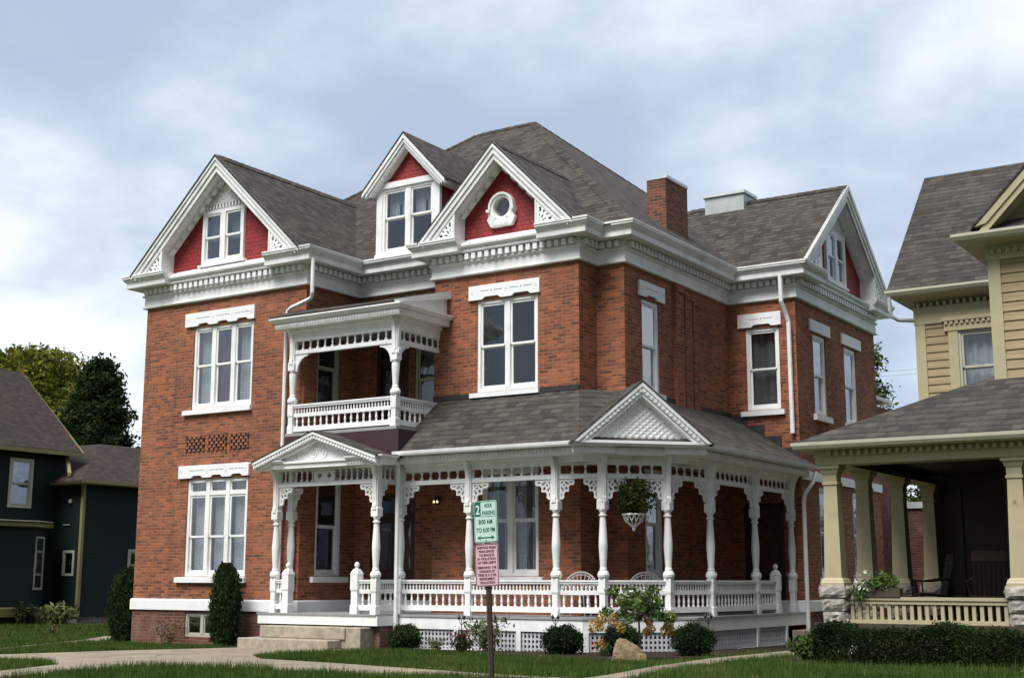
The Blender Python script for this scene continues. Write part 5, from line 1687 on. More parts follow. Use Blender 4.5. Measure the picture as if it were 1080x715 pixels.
# body
YX0, YY = -7.70, 27.05
BX, BYy = -5.30, 23.20
def clap(mb, fr, u0, u1, z0, z1, holes=(), row=.165):
    z = z0
    while z < z1 - 1e-6:
        zb_, zt_ = z, min(z + row, z1)
        segs = [(u0, u1)]
        for a, b_, c, d_ in holes:
            if c < zt_ - .02 and d_ > zb_ + .02:
                ns = []
                for p, q in segs:
                    if b_ <= p or a >= q: ns.append((p, q)); continue
                    if a > p: ns.append((p, a))
                    if b_ < q: ns.append((b_, q))
                segs = ns
        for p, q in segs:
            mb.poly([fr.P(p, .022, zb_), fr.P(q, .022, zb_), fr.P(q, .002, zt_), fr.P(p, .002, zt_)])
            mb.poly([fr.P(p, .002, zb_), fr.P(q, .002, zb_), fr.P(q, .022, zb_), fr.P(p, .022, zb_)])
        z += row
FYw, FYb, SYw = front(YY), front(BYy), Frame(YX0, 0, 0, -1)
hy = (-6.88, -5.86, 4.95, 6.47)
m = MB()
clap(m, FYw, YX0, BX + .1, 3.6, 7.1, [hy]); clap(m, FYb, BX, 2.2, 4.2, 7.1); clap(m, SYw, -33.5, -YY, 3.6, 7.1)
clap(m, Frame(BX, 0, 0, -1), -YY, -BYy, 4.2, 7.1)
m.build('wall', 'yellow', yh, recalc=False)
m = MB()
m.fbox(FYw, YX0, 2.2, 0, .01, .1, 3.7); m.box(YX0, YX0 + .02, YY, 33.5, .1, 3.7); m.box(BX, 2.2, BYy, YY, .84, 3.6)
m.build('porch_wall', 'tan_shaded', yh)
m = MB()
# corner boards, friezes, soffits
m.fbox(FYw, YX0 - .03, YX0 + .17, .0, .035, 3.6, 6.75); m.fbox(SYw, -YY - .17, -YY + .03, .0, .035, 3.6, 6.75)
m.fbox(FYb, BX - .03, BX + .17, .0, .035, 4.2, 7.0)
m.fbox(Frame(BX, 0, 0, -1), -BYy - .17, -BYy + .03, 0, .035, 4.2, 7.0)
m.fbox(FYw, YX0 - .05, BX, .0, .045, 6.66, 7.02); m.fbox(FYb, BX - .05, 2.2, .0, .045, 6.92, 7.20); m.fbox(Frame(BX, 0, 0, -1), -YY, -BYy + .05, 0, .045, 6.92, 7.20); m.fbox(SYw, -33.5, -YY + .05, 0, .045, 6.66, 7.02)
ep = [(YX0, 33.5), (YX0, YY), (BX, YY)]
sweep(m, ep, [(-.1, 7.10), (.40, 7.20), (.42, 7.22), (.42, 7.30), (-.1, 7.32)])
eb = [(BX, YY), (BX, BYy), (2.2, BYy)]
sweep(m, eb, [(-.1, 7.16), (.42, 7.20), (.44, 7.22), (.44, 7.30), (-.1, 7.32)])
for p, t_ in along(ep, .13) + along(eb, .13):
    fr = Frame(p.x, p.y, t_.x, t_.y); m.fbox(fr, -.03, .03, .03, .10, 7.02, 7.10)
m.build('trim', 'cream', yh)
m = MB(); sweep(m, ep, [(.421, 7.22), (.45, 7.24), (.49, 7.30), (.49, 7.345), (.46, 7.35), (.421, 7.32)]); sweep(m, eb, [(.441, 7.22), (.47, 7.24), (.51, 7.30), (.51, 7.345), (.48, 7.35), (.441, 7.32)])

m.build('gutter', 'gutter', yh)
m = MB(); m.tube([(YX0 - .42, YY - .42, 7.22), (YX0 - .42, YY - .40, 6.94), (YX0 - .39, YY - .37, 6.82), (YX0 - .30, YY - .28, 6.76), (YX0 - .06, YY - .04, 6.76)], .042, 8); m.build('downspout', 'metalgrey', yh)
m = MB()
m.slab([(YX0 - .46, YY - .46, 7.34), (2.6, YY - .46, 7.34), (2.6, 29.9, 10.62), (YX0 - .46, 29.9, 10.62)], .05)
m.slab([(YX0 - .46, 29.9, 10.62), (2.6, 29.9, 10.62), (2.6, 33.4, 7.34), (YX0 - .46, 33.4, 7.34)], .05)
GX, GZ = -2.75, 10.2
for s in (-1, 1):
    h = 2.72
    m.slab([(GX, BYy - .52, GZ), (GX, 30.0, GZ), (GX + s * h, 30.0, GZ - h * 1.02), (GX + s * h, BYy - .52, GZ - h * 1.02)], .05)
# pent roof under the gable
m.slab([(BX - .44, BYy - .46, 7.33), (2.6, BYy - .46, 7.33), (2.6, BYy + .02, 7.62), (BX - .05, BYy + .02, 7.62)], .03)
m.build('roof', 'shingle_r', yh)
m = MB()
for i in range(2):
    m.prism([(YX0 - .40, YY - .02 if False else 26.9, 7.3), (YX0 - .40, 29.9, 10.3), (YX0 - .40, 33.1, 7.3)], [(YX0 - .38 + .4, 26.9, 7.3), (YX0 + .02, 29.9, 10.3), (YX0 + .02, 33.1, 7.3)])
m.build('end_gable', 'cream', yh)
m = MB()
for s in (-1, 1):
    for t0, t1, n1 in ((.06, .22, .50), (.20, .36, .47)):
        pts = [(GX, GZ - t0), (GX + s * 2.66, GZ - t0 - 2.66 * 1.02), (GX + s * (2.66 - .2), GZ - t1 - (2.66 - .2) * 1.02), (GX, GZ - t1)]
        m.prism([FYb.P(p[0], .36, p[1]) for p in pts], [FYb.P(p[0], n1, p[1]) for p in pts])
    pts = [(GX, GZ - .36), (GX + s * 2.45, GZ - .36 - 2.45 * 1.02), (GX + s * 2.45, GZ - .32 - 2.45 * 1.02), (GX, GZ - .32)]
    m.prism([FYb.P(p[0], 0, p[1]) for p in pts], [FYb.P(p[0], .40, p[1]) for p in pts])
m.build('rake_board', 'cream', yh)
m = MB(); k_ = 12
for i in range(k_):
    z = 7.5 + i * .2; h = (GZ - .3 - z) / 1.02
    if h > .1: clap(m, FYb, GX - h, GX + h, z, z + .2, row=.2)
m.build('gable_wall', 'yellow', yh, recalc=False)
wy = window(yh, FYw, *hy, 1, .5, None, 'sheer', casing=.05, face=.03, fmat='palewin')  # sheer curtain added to lighten the glass in place of sky reflection
m = MB(); m.fbox(FYw, hy[0] - .19, hy[0], .0, .06, 4.8, hy[3]); m.fbox(FYw, hy[1], hy[1] + .19, .0, .06, 4.8, hy[3]); m.fbox(FYw, hy[0] - .26, hy[1] + .26, .0, .075, hy[3], hy[3] + .20); m.fbox(FYw, hy[0] - .30, hy[1] + .30, .0, .12, hy[3] + .20, hy[3] + .28)
for i in range(14):
    u = hy[0] - .24 + i * .105; m.fbox(FYw, u, u + .06, .07, .11, hy[3] + .13, hy[3] + .19)
m.build('window_surround', 'cream', wy)
door_y = MB(); door_y.fbox(FYw, -4.6 - 1.6, -4.6 - .6, .01, .05, YDK, 3.1); door_y.build('door', 'darkdoor', yh)
m = MB(); m.fbox(FYw, -7.4, -7.0, .012, .05, YDK, 3.3); m.build('pilaster', 'tan_shaded', yh)

text_part('carved_mark', [('R', -4.665, 2.63, .075, .06), ('_', -4.65, 2.60, .03, .05)], 'ochre', yh, CY - .1195)
# dark chairs on that porch
def rocker(x, y, rz, label):
    t = thing('rocking_chair', label, 'chair', (x, y, YDK))
    def W(a, b_, z): return (x + a * math.cos(rz) - b_ * math.sin(rz), y + a * math.sin(rz) + b_ * math.cos(rz), YDK + z)
    m = MB(); m.hexa([W(-.26, -.25, .40), W(.26, -.25, .42), W(.22, .24, .38), W(-.22, .24, .38), W(-.26, -.25, .44), W(.26, -.25, .46), W(.22, .24, .42), W(-.22, .24, .42)]); m.build('seat', 'wood', t)
    m = MB()
    for i in range(7): m.tube([W(-.21 + i * .07, .22, .42), W(-.24 + i * .08, .36, 1.02)], .011, 5)
    m.hexa([W(-.27, .345, .98), W(.27, .345, .98), W(.27, .375, .98), W(-.27, .375, .98), W(-.25, .365, 1.14), W(.25, .365, 1.14), W(.25, .395, 1.14), W(-.25, .395, 1.14)])
    m.build('backrest', 'wood', t)
    for s in (-1, 1):
        m = MB(); m.tube([W(s * .27, .28, .70), W(s * .29, -.05, .66), W(s * .29, -.27, .66)], .02, 6); m.tube([W(s * .29, -.22, .66), W(s * .25, -.20, .42)], .014, 5); m.build('armrest', 'wood', t)
        m = MB(); m.tube([W(s * .25, -.42 + i * .09, .03 + .35 * ((i - 5) / 8.0) ** 2 * .5) for i in range(12)], .018, 6); m.build('rocker', 'wood', t)
        for b_ in (-.2, .2):
            m = MB(); m.tube([W(s * .22, b_, .40), W(s * .25, b_ * 1.1, .05)], .016, 6); m.build('leg', 'wood', t)
rocker(-5.52, 22.6, math.radians(200), 'dark wooden rocking chair beside the second cream column of the yellow porch')
rocker(-6.95, 24.4, math.radians(-60), 'low dark chair in the shade behind the white-flowering planter')

# planter on the yellow porch rail
t = thing('flower_planter', 'leafy white-flowering plant box on the yellow house porch rail', 'planter', (-6.85, CY, 1.25))
m = MB(); m.hprism([(-7.15, CY - .09), (-6.5, CY - .09), (-6.5, CY + .09), (-7.15, CY + .09)], 1.252, 1.38); m.build('box', 'tan_shaded', t)
P = np.concatenate([blob_points((-6.95, CY, 1.42), (.24, .18, .13), 260, 1, .2), blob_points((-6.72, CY, 1.50), (.19, .16, .16), 230, 2, .2), blob_points((-7.15, CY - .1, 1.3), (.17, .15, .13), 150, 3, .2)])
leaves('foliage', P, .027, 'leaf_hyd', t, 1.5, 0, .5, 4)
P = np.concatenate([blob_points((-6.95, CY - .1, 1.5), (.3, .18, .16), 26, 5, .8), blob_points((-7.1, CY - .16, 1.3), (.2, .12, .1), 14, 6, .8)])
leaves('bloom', P, .032, 'bloom_white', t, 1.0, 0, .4, 5)

# ================================================================== GREEN HOUSE (left)
gh = thing('green_house', 'dark teal house with plum brown roofs and ochre trim', 'house', (-42.5, 31, 0))
GXw = -40.4
SG = side(GXw)
hg = (29.62, 30.60, 3.98, 5.72)
m = MB()
wall(m, SG, 20, 32.0, .35, 6.2, [hg])
m.poly([(-47.2, 32.0, 0), (GXw, 32.0, 0), (GXw, 32.0, 6.2), (-43.8, 32.0, 9.1), (-47.2, 32.0, 6.2)])
m.poly([(-47.2, 20, 0), (GXw, 20, 0), (GXw, 20, 6.2), (-43.8, 20, 9.1), (-47.2, 20, 6.2)])
FGw = front(31.85)
hgf = (-40.02, -39.40, 1.62, 2.52)
wall(m, FGw, GXw - 2, -39.12, .2, 5.0, [hgf])
SGw = side(-39.12)
hgs = (34.02, 34.9, 1.46, 2.6)
wall(m, SGw, 31.85, 39, .2, 5.0, [hgs])
m.build('wall', 'teal', gh, recalc=False)
m = MB()
m.slab([(-39.95, 19.6, 6.08), (-39.95, 32.4, 6.08), (-43.8, 32.4, 9.38), (-43.8, 19.6, 9.38)], .1)
m.slab([(-47.65, 19.6, 6.08), (-47.65, 32.4, 6.08), (-43.8, 32.4, 9.38), (-43.8, 19.6, 9.38)], .1)
rz = 6.62
m.slab([(-43.4, 31.35, 4.98), (-38.65, 31.35, 4.98), (-41.2, 34.2, rz), (-43.4, 34.2, rz)], .08)
m.slab([(-38.65, 31.35, 4.98), (-38.65, 39.5, 4.98), (-41.2, 36.9, rz), (-41.2, 34.2, rz)], .08)
m.slab([(-38.65, 39.5, 4.98), (-43.4, 39.5, 4.98), (-43.4, 36.9, rz), (-41.2, 36.9, rz)], .08)
m.build('roof', 'shingle_b', gh)
m = MB()
m.box(-40.02, -39.90, 19.6, 32.42, 5.92, 6.06); m.box(-40.4, -40.02, 19.6, 32.4, 5.96, 6.0)
m.prism([(-39.92, 32.36, 5.92), (-43.8, 32.36, 9.24), (-43.8, 32.36, 9.36), (-39.92, 32.36, 6.06)], [(-39.92, 32.44, 5.92), (-43.8, 32.44, 9.24), (-43.8, 32.44, 9.36), (-39.92, 32.44, 6.06)])
sweep(m, [(-41.5, 31.85), (-39.12, 31.85), (-39.12, 39)], [(0, 4.86), (.46, 4.86), (.48, 4.88), (.48, 4.99), (0, 5.0)])
m.box(-39.21, -39.09, 31.82, 31.94, .2, 4.86)
m.prism([(-40.36, 31.95, 5.9), (-39.55, 31.45, 5.15), (-39.55, 31.45, 5.27), (-40.36, 31.95, 6.0)], [(-40.30, 32.05, 5.9), (-39.49, 31.55, 5.15), (-39.49, 31.55, 5.27), (-40.30, 32.05, 6.0)])
m.box(-40.4, -40.30, 20, 32.02, .35, .55)
m.build('trim', 'ochre', gh)
m = MB(); m.box(-47, -40.36, 20.0, 31.98, -.3, .36); m.box(-43, -39.15, 31.9, 38.9, -.3, .25); m.build('foundation', 'fieldstone', gh)
window(gh, SG, *hg, 1, .5, None, 'blindfull', casing=.10, face=.04, fmat='palewin')
window(gh, FGw, *hgf, 1, None, None, 'blind', casing=.08, face=.04, fmat='palewin')
window(gh, SGw, *hgs, 1, .5, None, 'none', casing=.09, face=.04, fmat='palewin')
# bay window low on the side wall
by = part_empty('bay_window', gh, (-40, 28.5, .4))
bpth = [(GXw, 26.4), (-39.45, 27.1), (-39.45, 30.1), (-39.85, 30.95), (GXw, 31.05)]
bpts = [(GXw, 31.05), (-39.85, 30.95), (-39.45, 30.1), (-39.45, 27.1), (GXw, 26.4)]
m = MB(); m.hprism(bpts, .3, 3.3); m.build('bay_wall', 'teal', by)
m = MB(); sweep(m, bpth, [(-.1, 3.26), (.16, 3.28), (.18, 3.30), (.18, 3.40), (.22, 3.41), (-.1, 3.46)]); m.build('bay_trim', 'ochre', by)
m = MB(); sweep(m, bpth, [(0, .24), (.06, .24), (.06, .52), (0, .56)]); m.build('bay_base', 'ochre', by)
m = MB(); m.hprism([(GXw, 31.2), (-39.75, 31.1), (-39.25, 30.2), (-39.25, 27.0), (GXw, 26.2)], 3.462, 3.50); m.build('bay_roof', 'gutter', by)
fb = Frame(-39.45, 30.1, -.40, .85)
m = MB()
for a, b_ in ((.14, .20), (.70, .76)): m.fbox(fb, a, b_, 0, .03, 1.2, 2.95)
m.fbox(fb, .14, .76, 0, .03, 2.9, 2.97); m.fbox(fb, .14, .76, 0, .03, 1.14, 1.21)
wo = m.build('window', 'palewin', by)
m = MB(); m.poly([fb.P(.2, .012, 1.2), fb.P(.7, .012, 1.2), fb.P(.7, .012, 2.95), fb.P(.2, .012, 2.95)]); m.build('pane', 'glass', by, recalc=False)
m = MB(); m.lathe(-39.75, 31.80, [(.03, 4.2), (.07, 4.22), (.07, 4.32), (.03, 4.34)], 8); m.fbox(FGw, -40.1, -39.75, 0, .05, 3.42, 3.45); m.build('wall_light', 'palewin', gh)

# ================================================================== VEGETATION
def arborvitae(x, y, h, w, label, seed):
    z0 = gz(x, y)
    t = thing('arborvitae', label, 'shrub', (x, y, z0), group='columnar evergreens by the left wing')
    m = MB(); m.tube([(x, y, z0 - .05), (x, y, z0 + h * .8)], .035, 6, .01); m.build('trunk', 'bark', t)
    rg = np.random.default_rng(seed); P = []
    n = 13000
    u = rg.random(n) ** .9; a = rg.random(n) * 2 * np.pi
    prof = np.interp(u, [0, .06, .3, .6, .85, 1], [.66, .86, 1, 1, .82, .30])
    lump = 1 + .09 * np.sin(a * 3 + u * 9 + seed) + .08 * np.sin(a * 7 - u * 17) + .10 * rg.normal(size=n)
    r = w / 2 * prof * lump * (0.35 + .65 * rg.random(n) ** .4)
    P = np.stack([x + r * np.cos(a), y + r * np.sin(a), z0 + .02 + u * h], 1)
    # a few leaders poking out of the top
    L = []
    for i in range(26):
        aa = rg.random() * 6.28; q_ = rg.random(); rr = w * (.22 if q_ < .4 else .47); hh = h * ((.92 + .13 * rg.random()) if q_ < .4 else (.25 + .65 * rg.random()))
        for k in range(70): L.append((x + (rr + .03 * (k % 5) / 5) * math.cos(aa) + rg.normal() * .02, y + (rr + .03 * (k % 5) / 5) * math.sin(aa) + rg.normal() * .02, z0 + hh - rg.random() * .24))
    P = np.concatenate([P, np.array(L)])
    leaves('foliage', P, .017, 'leaf_arb', t, 2.1, .6, .5, seed, axis=(0, 0, 1))
    return t
arborvitae(-26.45, 23.05, 1.78, .80, 'wide dark columnar evergreen just outside the left corner of the brick house', 11)
arborvitae(-21.80, 21.80, 1.78, .66, 'narrower dark columnar evergreen in front of the left wing, under its triple window', 12)

def boxwood(x, y, w, h, label, seed, mat='leaf_box'):
    z0 = gz(x, y)
    t = thing('boxwood_shrub', label, 'shrub', (x, y, z0), group='clipped round shrubs along the porch')
    rg = np.random.default_rng(seed)
    n = 12000
    d = rg.normal(size=(n, 3)); d[:, 2] = d[:, 2] * .9 + .12; d /= np.linalg.norm(d, axis=1)[:, None]
    lump = 1 + .12 * np.sin(d[:, 0] * 6 + seed) * np.cos(d[:, 1] * 5 + d[:, 2] * 3) + .09 * rg.normal(size=n)
    r = (0.25 + .75 * rg.random(n) ** .45) * lump
    P = np.stack([x + d[:, 0] * r * w / 2, y + d[:, 1] * r * w / 2, np.maximum(z0 + .02, z0 + h * .46 + d[:, 2] * r * h * .54)], 1)
    leaves('foliage', P, .0145, mat, t, 1.6, .2, .5, seed)
    m = MB()
    for i in range(5):
        a = i * 1.3; m.tube([(x + .03 * math.cos(a), y + .03 * math.sin(a), z0 - .03), (x + w * .25 * math.cos(a), y + w * .25 * math.sin(a), z0 + h * .6)], .012, 5, .005)
    m.build('stem', 'bark', t)
boxwood(-16.81, 21.85, .64, .50, 'round clipped shrub between the entrance steps and the lattice skirt', 21)
boxwood(-12.86, 21.45, .74, .52, 'round clipped shrub under the porch near the orange flowers', 22)
boxwood(-11.66, 21.50, .68, .55, 'round clipped shrub directly behind the tan boulder', 23)
boxwood(-10.48, 21.95, .76, .56, 'round clipped shrub at the right corner of the porch skirt', 24)

# hydrangea standard
hx, hy_, hz0 = -10.44, 19.85, gz(-10.44, 19.85)
t = thing('hydrangea_tree', 'small hydrangea tree with tan drooping blooms in front of the porch', 'small tree', (hx, hy_, hz0))
m = MB(); m.tube([(hx, hy_, hz0 - .05), (hx + .01, hy_, hz0 + .35), (hx - .01, hy_ + .01, hz0 + .68)], .022, 7, .016)
rg = np.random.default_rng(31)
ends = []
for i in range(16):
    a = i * 2.4; rr = .20 + .38 * rg.random(); zz = hz0 + .80 + .42 * rg.random() - rr * .28
    e = (hx + rr * math.cos(a), hy_ + rr * .8 * math.sin(a), zz); ends.append(e)
    m.tube([(hx - .01, hy_, hz0 + .62), (hx + rr * .5 * math.cos(a), hy_ + rr * .4 * math.sin(a), hz0 + .8 + .05 * (i % 4)), e], .009, 5, .004)
m.build('trunk', 'bark', t)
P = []
for e in ends: P.append(blob_points(e, (.14, .14, .11), 75, int(abs(e[0] * 1000)) % 9999, .1))
P.append(blob_points((hx, hy_, hz0 + .95), (.36, .30, .22), 520, 77, .15))
leaves('crown', np.concatenate(P), .029, 'leaf_hyd', t, 1.5, -.2, .5, 32)
cr = Vector((1, 0, 0))
rt = Vector((math.cos(.5777), math.sin(.5777), 0))     # across the walk as seen from the pavement
B = [(-.62, .62, .09), (-.66, .52, .09), (-.55, .50, .10), (-.38, .60, .10), (.42, .66, .09), (.66, .50, .09), (.60, .44, .08), (.06, .42, .07), (.30, .47, .08), (.52, .44, .08), (-.30, .48, .08), (.24, .58, .07)]
P = []
for i, (a, z, r_) in enumerate(B):
    c = (hx + rt.x * a + .10 * math.sin(i * 2.1), hy_ + rt.y * a + .12 * math.cos(i * 1.7) - .12, hz0 + z + .04)
    P.append(blob_points(c, (r_, r_, r_ * 1.15), 110, i + 40, .55))
leaves('bloom', np.concatenate(P), .023, 'bloom_tan', t, 1.05, 0, .4, 33)
P = [blob_points((hx + rt.x * a, hy_ + rt.y * a - .12, hz0 + z), (.09, .07, .06), 30, i + 60, .4) for i, (a, z) in enumerate(((-.1, 1.08), (.12, 1.02), (.25, .92), (.05, .78), (-.25, .98), (.35, .80), (.08, 1.12)))]
leaves('bloom', np.concatenate(P), .020, 'bloom_white', t, 1.1, 0, .4, 34)

# boulder
from mathutils import noise as mnoise
bm = bmesh.new()
for q in ((-.29, -.17, -.05), (.30, -.19, -.05), (.27, .17, -.05), (-.24, .19, -.05), (-.26, -.17, .12), (.29, -.17, .13), (.24, .12, .17), (.06, -.14, .25), (-.10, -.13, .36), (-.17, -.08, .36), (-.20, .10, .27), (.02, .10, .33)):
    bm.verts.new(q)
bmesh.ops.convex_hull(bm, input=bm.verts[:])
bmesh.ops.bevel(bm, geom=bm.edges[:], offset=.022, segments=2, affect='EDGES')
bmesh.ops.triangulate(bm, faces=bm.faces[:])
for _ in range(4):
    bmesh.ops.subdivide_edges(bm, edges=[e for e in bm.edges if e.calc_length() > .035], cuts=1); bmesh.ops.triangulate(bm, faces=bm.faces[:])
for v in bm.verts:
    c = v.co.copy()
    v.co = c * (1 + .05 * mnoise.noise(c * 7) + .035 * mnoise.noise(c * 17) + .02 * mnoise.noise(c * 40))
me = bpy.data.meshes.new('boulder'); bm.to_mesh(me); bm.free(); me.materials.append(M['boulder'])
bo = bpy.data.objects.new('boulder', me); COL.objects.link(bo)
bo.location = (-10.44, 19.45, gz(-10.4, 19.45)); bo.rotation_euler = (0, 0, math.radians(33))
tag(bo, 'tan angular boulder at the foot of the hydrangea tree', 'boulder')

def small_plant(name, label, cat, x, y, h, w, lm, n, size, seed, bloom=None, nb=0, bz=.8, bs=.02, stems=7, group=None):
    z0 = gz(x, y)
    t = thing(name, label, cat, (x, y, z0), group)
    rg = np.random.default_rng(seed)
    m = MB(); P = []
    for i in range(stems):
        a = i * 2.399; rr = w * .5 * math.sqrt((i + .5) / stems); hh = h * (.65 + .35 * rg.random())
        m.tube([(x + rr * .15 * math.cos(a), y + rr * .15 * math.sin(a), z0 - .02), (x + rr * .7 * math.cos(a), y + rr * .7 * math.sin(a), z0 + hh * .6), (x + rr * math.cos(a), y + rr * math.sin(a), z0 + hh)], .006, 4, .002)
        for k in range(n // stems):
            q = rg.random() ** .7
            P.append((x + rr * q * math.cos(a) + rg.normal() * w * .10, y + rr * q * math.sin(a) + rg.normal() * w * .10, max(z0 + .01, z0 + hh * q + rg.normal() * h * .06)))
    m.build('stem', 'bark', t)
    leaves('foliage', P, size, lm, t, 1.7, .2, .5, seed)
    if bloom:
        P = []
        for i in range(nb):
            a = rg.random() * 6.28; rr = w * .5 * rg.random() ** .5
            P += [(x + rr * math.cos(a) + rg.normal() * bs, y + rr * math.sin(a) + rg.normal() * bs, z0 + h * bz + rg.normal() * h * .13 + rg.normal() * bs) for _ in range(7)]
        leaves('bloom', P, bs, bloom, t, 1.0, 0, .4, seed + 1)
    return t
small_plant('rose_bush', 'pale leafy rose bush beside the parking sign post', 'flowering plant', -14.75, 21.75, .66, .85, 'leaf_rose', 700, .030, 41, 'bloom_white', 6, .8, .018, 11)
small_plant('mum_plant', 'small plant with dark red blooms left of the rose bush', 'flowering plant', -15.35, 21.72, .42, .36, 'leaf_box', 260, .022, 42, 'bloom_red', 18, .72, .024)
small_plant('orange_flowers', 'low clump of orange flowers left of the boulder', 'flowering plant', -11.75, 20.95, .26, .34, 'leaf_hyd', 160, .020, 43, 'bloom_orange', 15, .8, .02)
small_plant('low_perennial', 'grey-green low perennial in front of the lattice skirt', 'plant', -16.0, 21.80, .24, .50, 'leaf_rose', 220, .020, 44)
small_plant('dark_ground_plant', 'dark low clump at the foot of the rose bush', 'plant', -15.0, 21.3, .26, .60, 'leaf_pine', 420, .022, 45)
small_plant('leafy_perennial', 'low green leafy perennial at the left end of the hedge', 'plant', -8.05, 21.15, .40, .62, 'leaf_hyd', 520, .045, 46)
small_plant('bare_shrub', 'sparse brownish shrub in front of the basement window', 'shrub', -23.75, 21.95, .62, .8, 'leaf_dry', 380, .022, 47, None, 0, .8, .02, 14)
small_plant('white_annual', 'small white-flowering plant under the hedge', 'flowering plant', -6.95, 20.05, .30, .35, 'leaf_rose', 140, .018, 48, 'bloom_white', 9, .8, .014)
for i, (x, y, h, w_, lab) in enumerate(((-38.6, 30.6, .75, 1.5, 'spreading pale-leaved perennial at the corner of the dark teal house'), (-37.2, 32.6, .70, 1.2, 'green leafy clump beside the teal house wing'), (-36.2, 33.6, .95, 1.2, 'taller yellow-green clump behind the wide columnar evergreen'))):
    small_plant('foundation_plant', lab, 'plant', x, y, h, w_, 'leaf_hosta' if i != 1 else 'leaf_hyd', 520, .06, 50 + i, group='perennials along the teal house')
small_plant('foundation_plant', 'dark shrub against the teal house foundation', 'plant', -39.05, 29.6, .8, .8, 'leaf_pine', 500, .05, 54, group='perennials along the teal house')
for i, (x, y) in enumerate(((-30.2, 24.2), (-27.8, 24.6))):
    small_plant('dry_weed', ('brown dry weed left of the narrow strip of paving', 'brown dry weed close to the wide columnar evergreen')[i], 'plant', x - 2, y + 1.2, .30, .55, 'leaf_dry', 130, .022, 57 + i)

def garden_stake(x, y, h, label):
    z0 = gz(x, y)
    t = thing('garden_stake', label, 'garden ornament', (x, y, z0), group='dark garden stakes by the porch')
    m = MB(); m.tube([(x, y, z0 - .05), (x, y, z0 + h)], .008, 5); m.build('rod', 'darkmetal', t)
    for s in (-1, 1):
        m = MB(); m.tube([(x, y, z0 + h * .8), (x + s * .05, y, z0 + h * .9), (x + s * .06, y, z0 + h)], .006, 5)
        m.lathe(x + s * .06, y, [(.008, z0 + h - .02), (.032, z0 + h + .01), (.03, z0 + h + .03), (.004, z0 + h + .075)], 8); m.build('finial', 'darkmetal', t)
garden_stake(-15.45, 21.9, .62, 'thin dark stake with two finials above the dark red blooms')
garden_stake(-13.32, 21.95, .64, 'thin dark stake with two finials left of the shrub by the orange flowers')
garden_stake(-10.75, 23.2, .66, 'thin dark stake with two finials at the side lattice panel')

# clipped hedge in front of the yellow porch
t = thing('hedge', 'long low clipped dark green hedge in front of the yellow porch', 'hedge', (-4, 20.4, .25))
rg = np.random.default_rng(61)
n = 90000
hx0, hx1, hy0, hy1, hzt = -7.55, 2.5, 20.02, 20.85, .78
u = rg.random(n); w3 = rg.random(n); sel = rg.random(n)
X = hx0 + (hx1 - hx0) * u
dep = rg.random(n) ** 2 * .16
wob = .05 * np.sin(X * 3.1) + .035 * np.sin(X * 7.7 + 1) + .03 * rg.normal(size=n)
top = sel < .35; frontf = (sel >= .35) & (sel < .80); backf = (sel >= .80) & (sel < .95); endf = sel >= .95
Y = np.where(top, hy0 + (hy1 - hy0) * w3, np.where(frontf, hy0 + dep + wob * .9, np.where(backf, hy1 - dep, hy0 + (hy1 - hy0) * w3)))
zb = .24
Z = np.where(top, hzt - dep * .7 + wob, zb + (hzt - zb) * (rg.random(n) ** .9) + wob * .3)
X = np.where(endf, hx0 + dep + wob, X)
# rounded shoulders
Y = np.where(frontf & (Z > hzt - .12), Y + (Z - hzt + .12) * .5, Y)
leaves('foliage', np.stack([X, Y, Z], 1), .015, 'leaf_hedge', t, 1.5, .2, .5, 62)
m = MB(); m.box(hx0 + .25, hx1, hy0 + .25, hy1 - .2, .1, hzt - .22); m.build('inner_twigs', 'bark', t)

def tree(name, label, x, y, z0, h, crown, clumps, per, leaf, lm, seed, trunk_r=.25, group=None, crown_base=.25, conifer=False):
    t = thing(name, label, 'tree', (x, y, z0), group)
    rg = np.random.default_rng(seed); m = MB()
    m.tube([(x, y, z0 - .3), (x + .1, y, z0 + h * .4), (x - .05, y + .1, z0 + h * .85)], trunk_r, 9, trunk_r * .25)
    P = []
    for i in range(clumps):
        if conifer:
            q = rg.random() ** .8; zc = z0 + h * (crown_base + (1 - crown_base) * q)
            R = crown * (1 - q) ** .75 * (.55 + .62 * rg.random()) + .15
            a = rg.random() * 6.28; c = np.array([x + R * math.cos(a) * .8, y + R * math.sin(a) * .8, zc])
            m.tube([(x, y, zc - .1), tuple(c)], .05, 5, .015)
            k = per; tt = rg.random(k)
            pts = np.stack([x + (c[0] - x) * (.3 + .85 * tt) + rg.normal(size=k) * .26, y + (c[1] - y) * (.3 + .85 * tt) + rg.normal(size=k) * .26, zc - .35 * tt * R * .5 + rg.normal(size=k) * .16 + .25 * (tt > .8)], 1)
            P.append(pts)
        else:
            d = rg.normal(size=3); d /= np.linalg.norm(d); d[2] = abs(d[2]) * 1.1 - .35
            rr = .55 + .45 * rg.random()
            c = np.array([x, y, z0 + h * .62]) + d * rr * np.array([crown, crown, h * .40])
            s = crown * (.16 + .16 * rg.random())
            m.tube([(x, y, z0 + h * (.3 + .25 * rg.random())), tuple((np.array([x, y, z0 + h * .5]) + c) / 2 + rg.normal(size=3) * .2), tuple(c)], .07, 5, .02)
            P.append(c + np.clip(rg.normal(size=(per, 3)), -1.5, 1.5) * s * np.array([.68, .68, .52]))
    m.build('trunk', 'bark', t)
    leaves('crown', np.concatenate(P), leaf, lm, t, 1.4, .1, .5, seed)
    return t
tree('maple_tree', 'yellowing maple rising behind the teal house roof', -60.5, 45.0, -.1, 14.6, 4.6, 170, 620, .10, 'leaf_yel', 71)
tree('maple_tree', 'greener yellowing tree at the far left edge behind the teal house', -62.0, 39.5, -.1, 15.2, 4.4, 150, 620, .10, 'leaf_mid', 72)
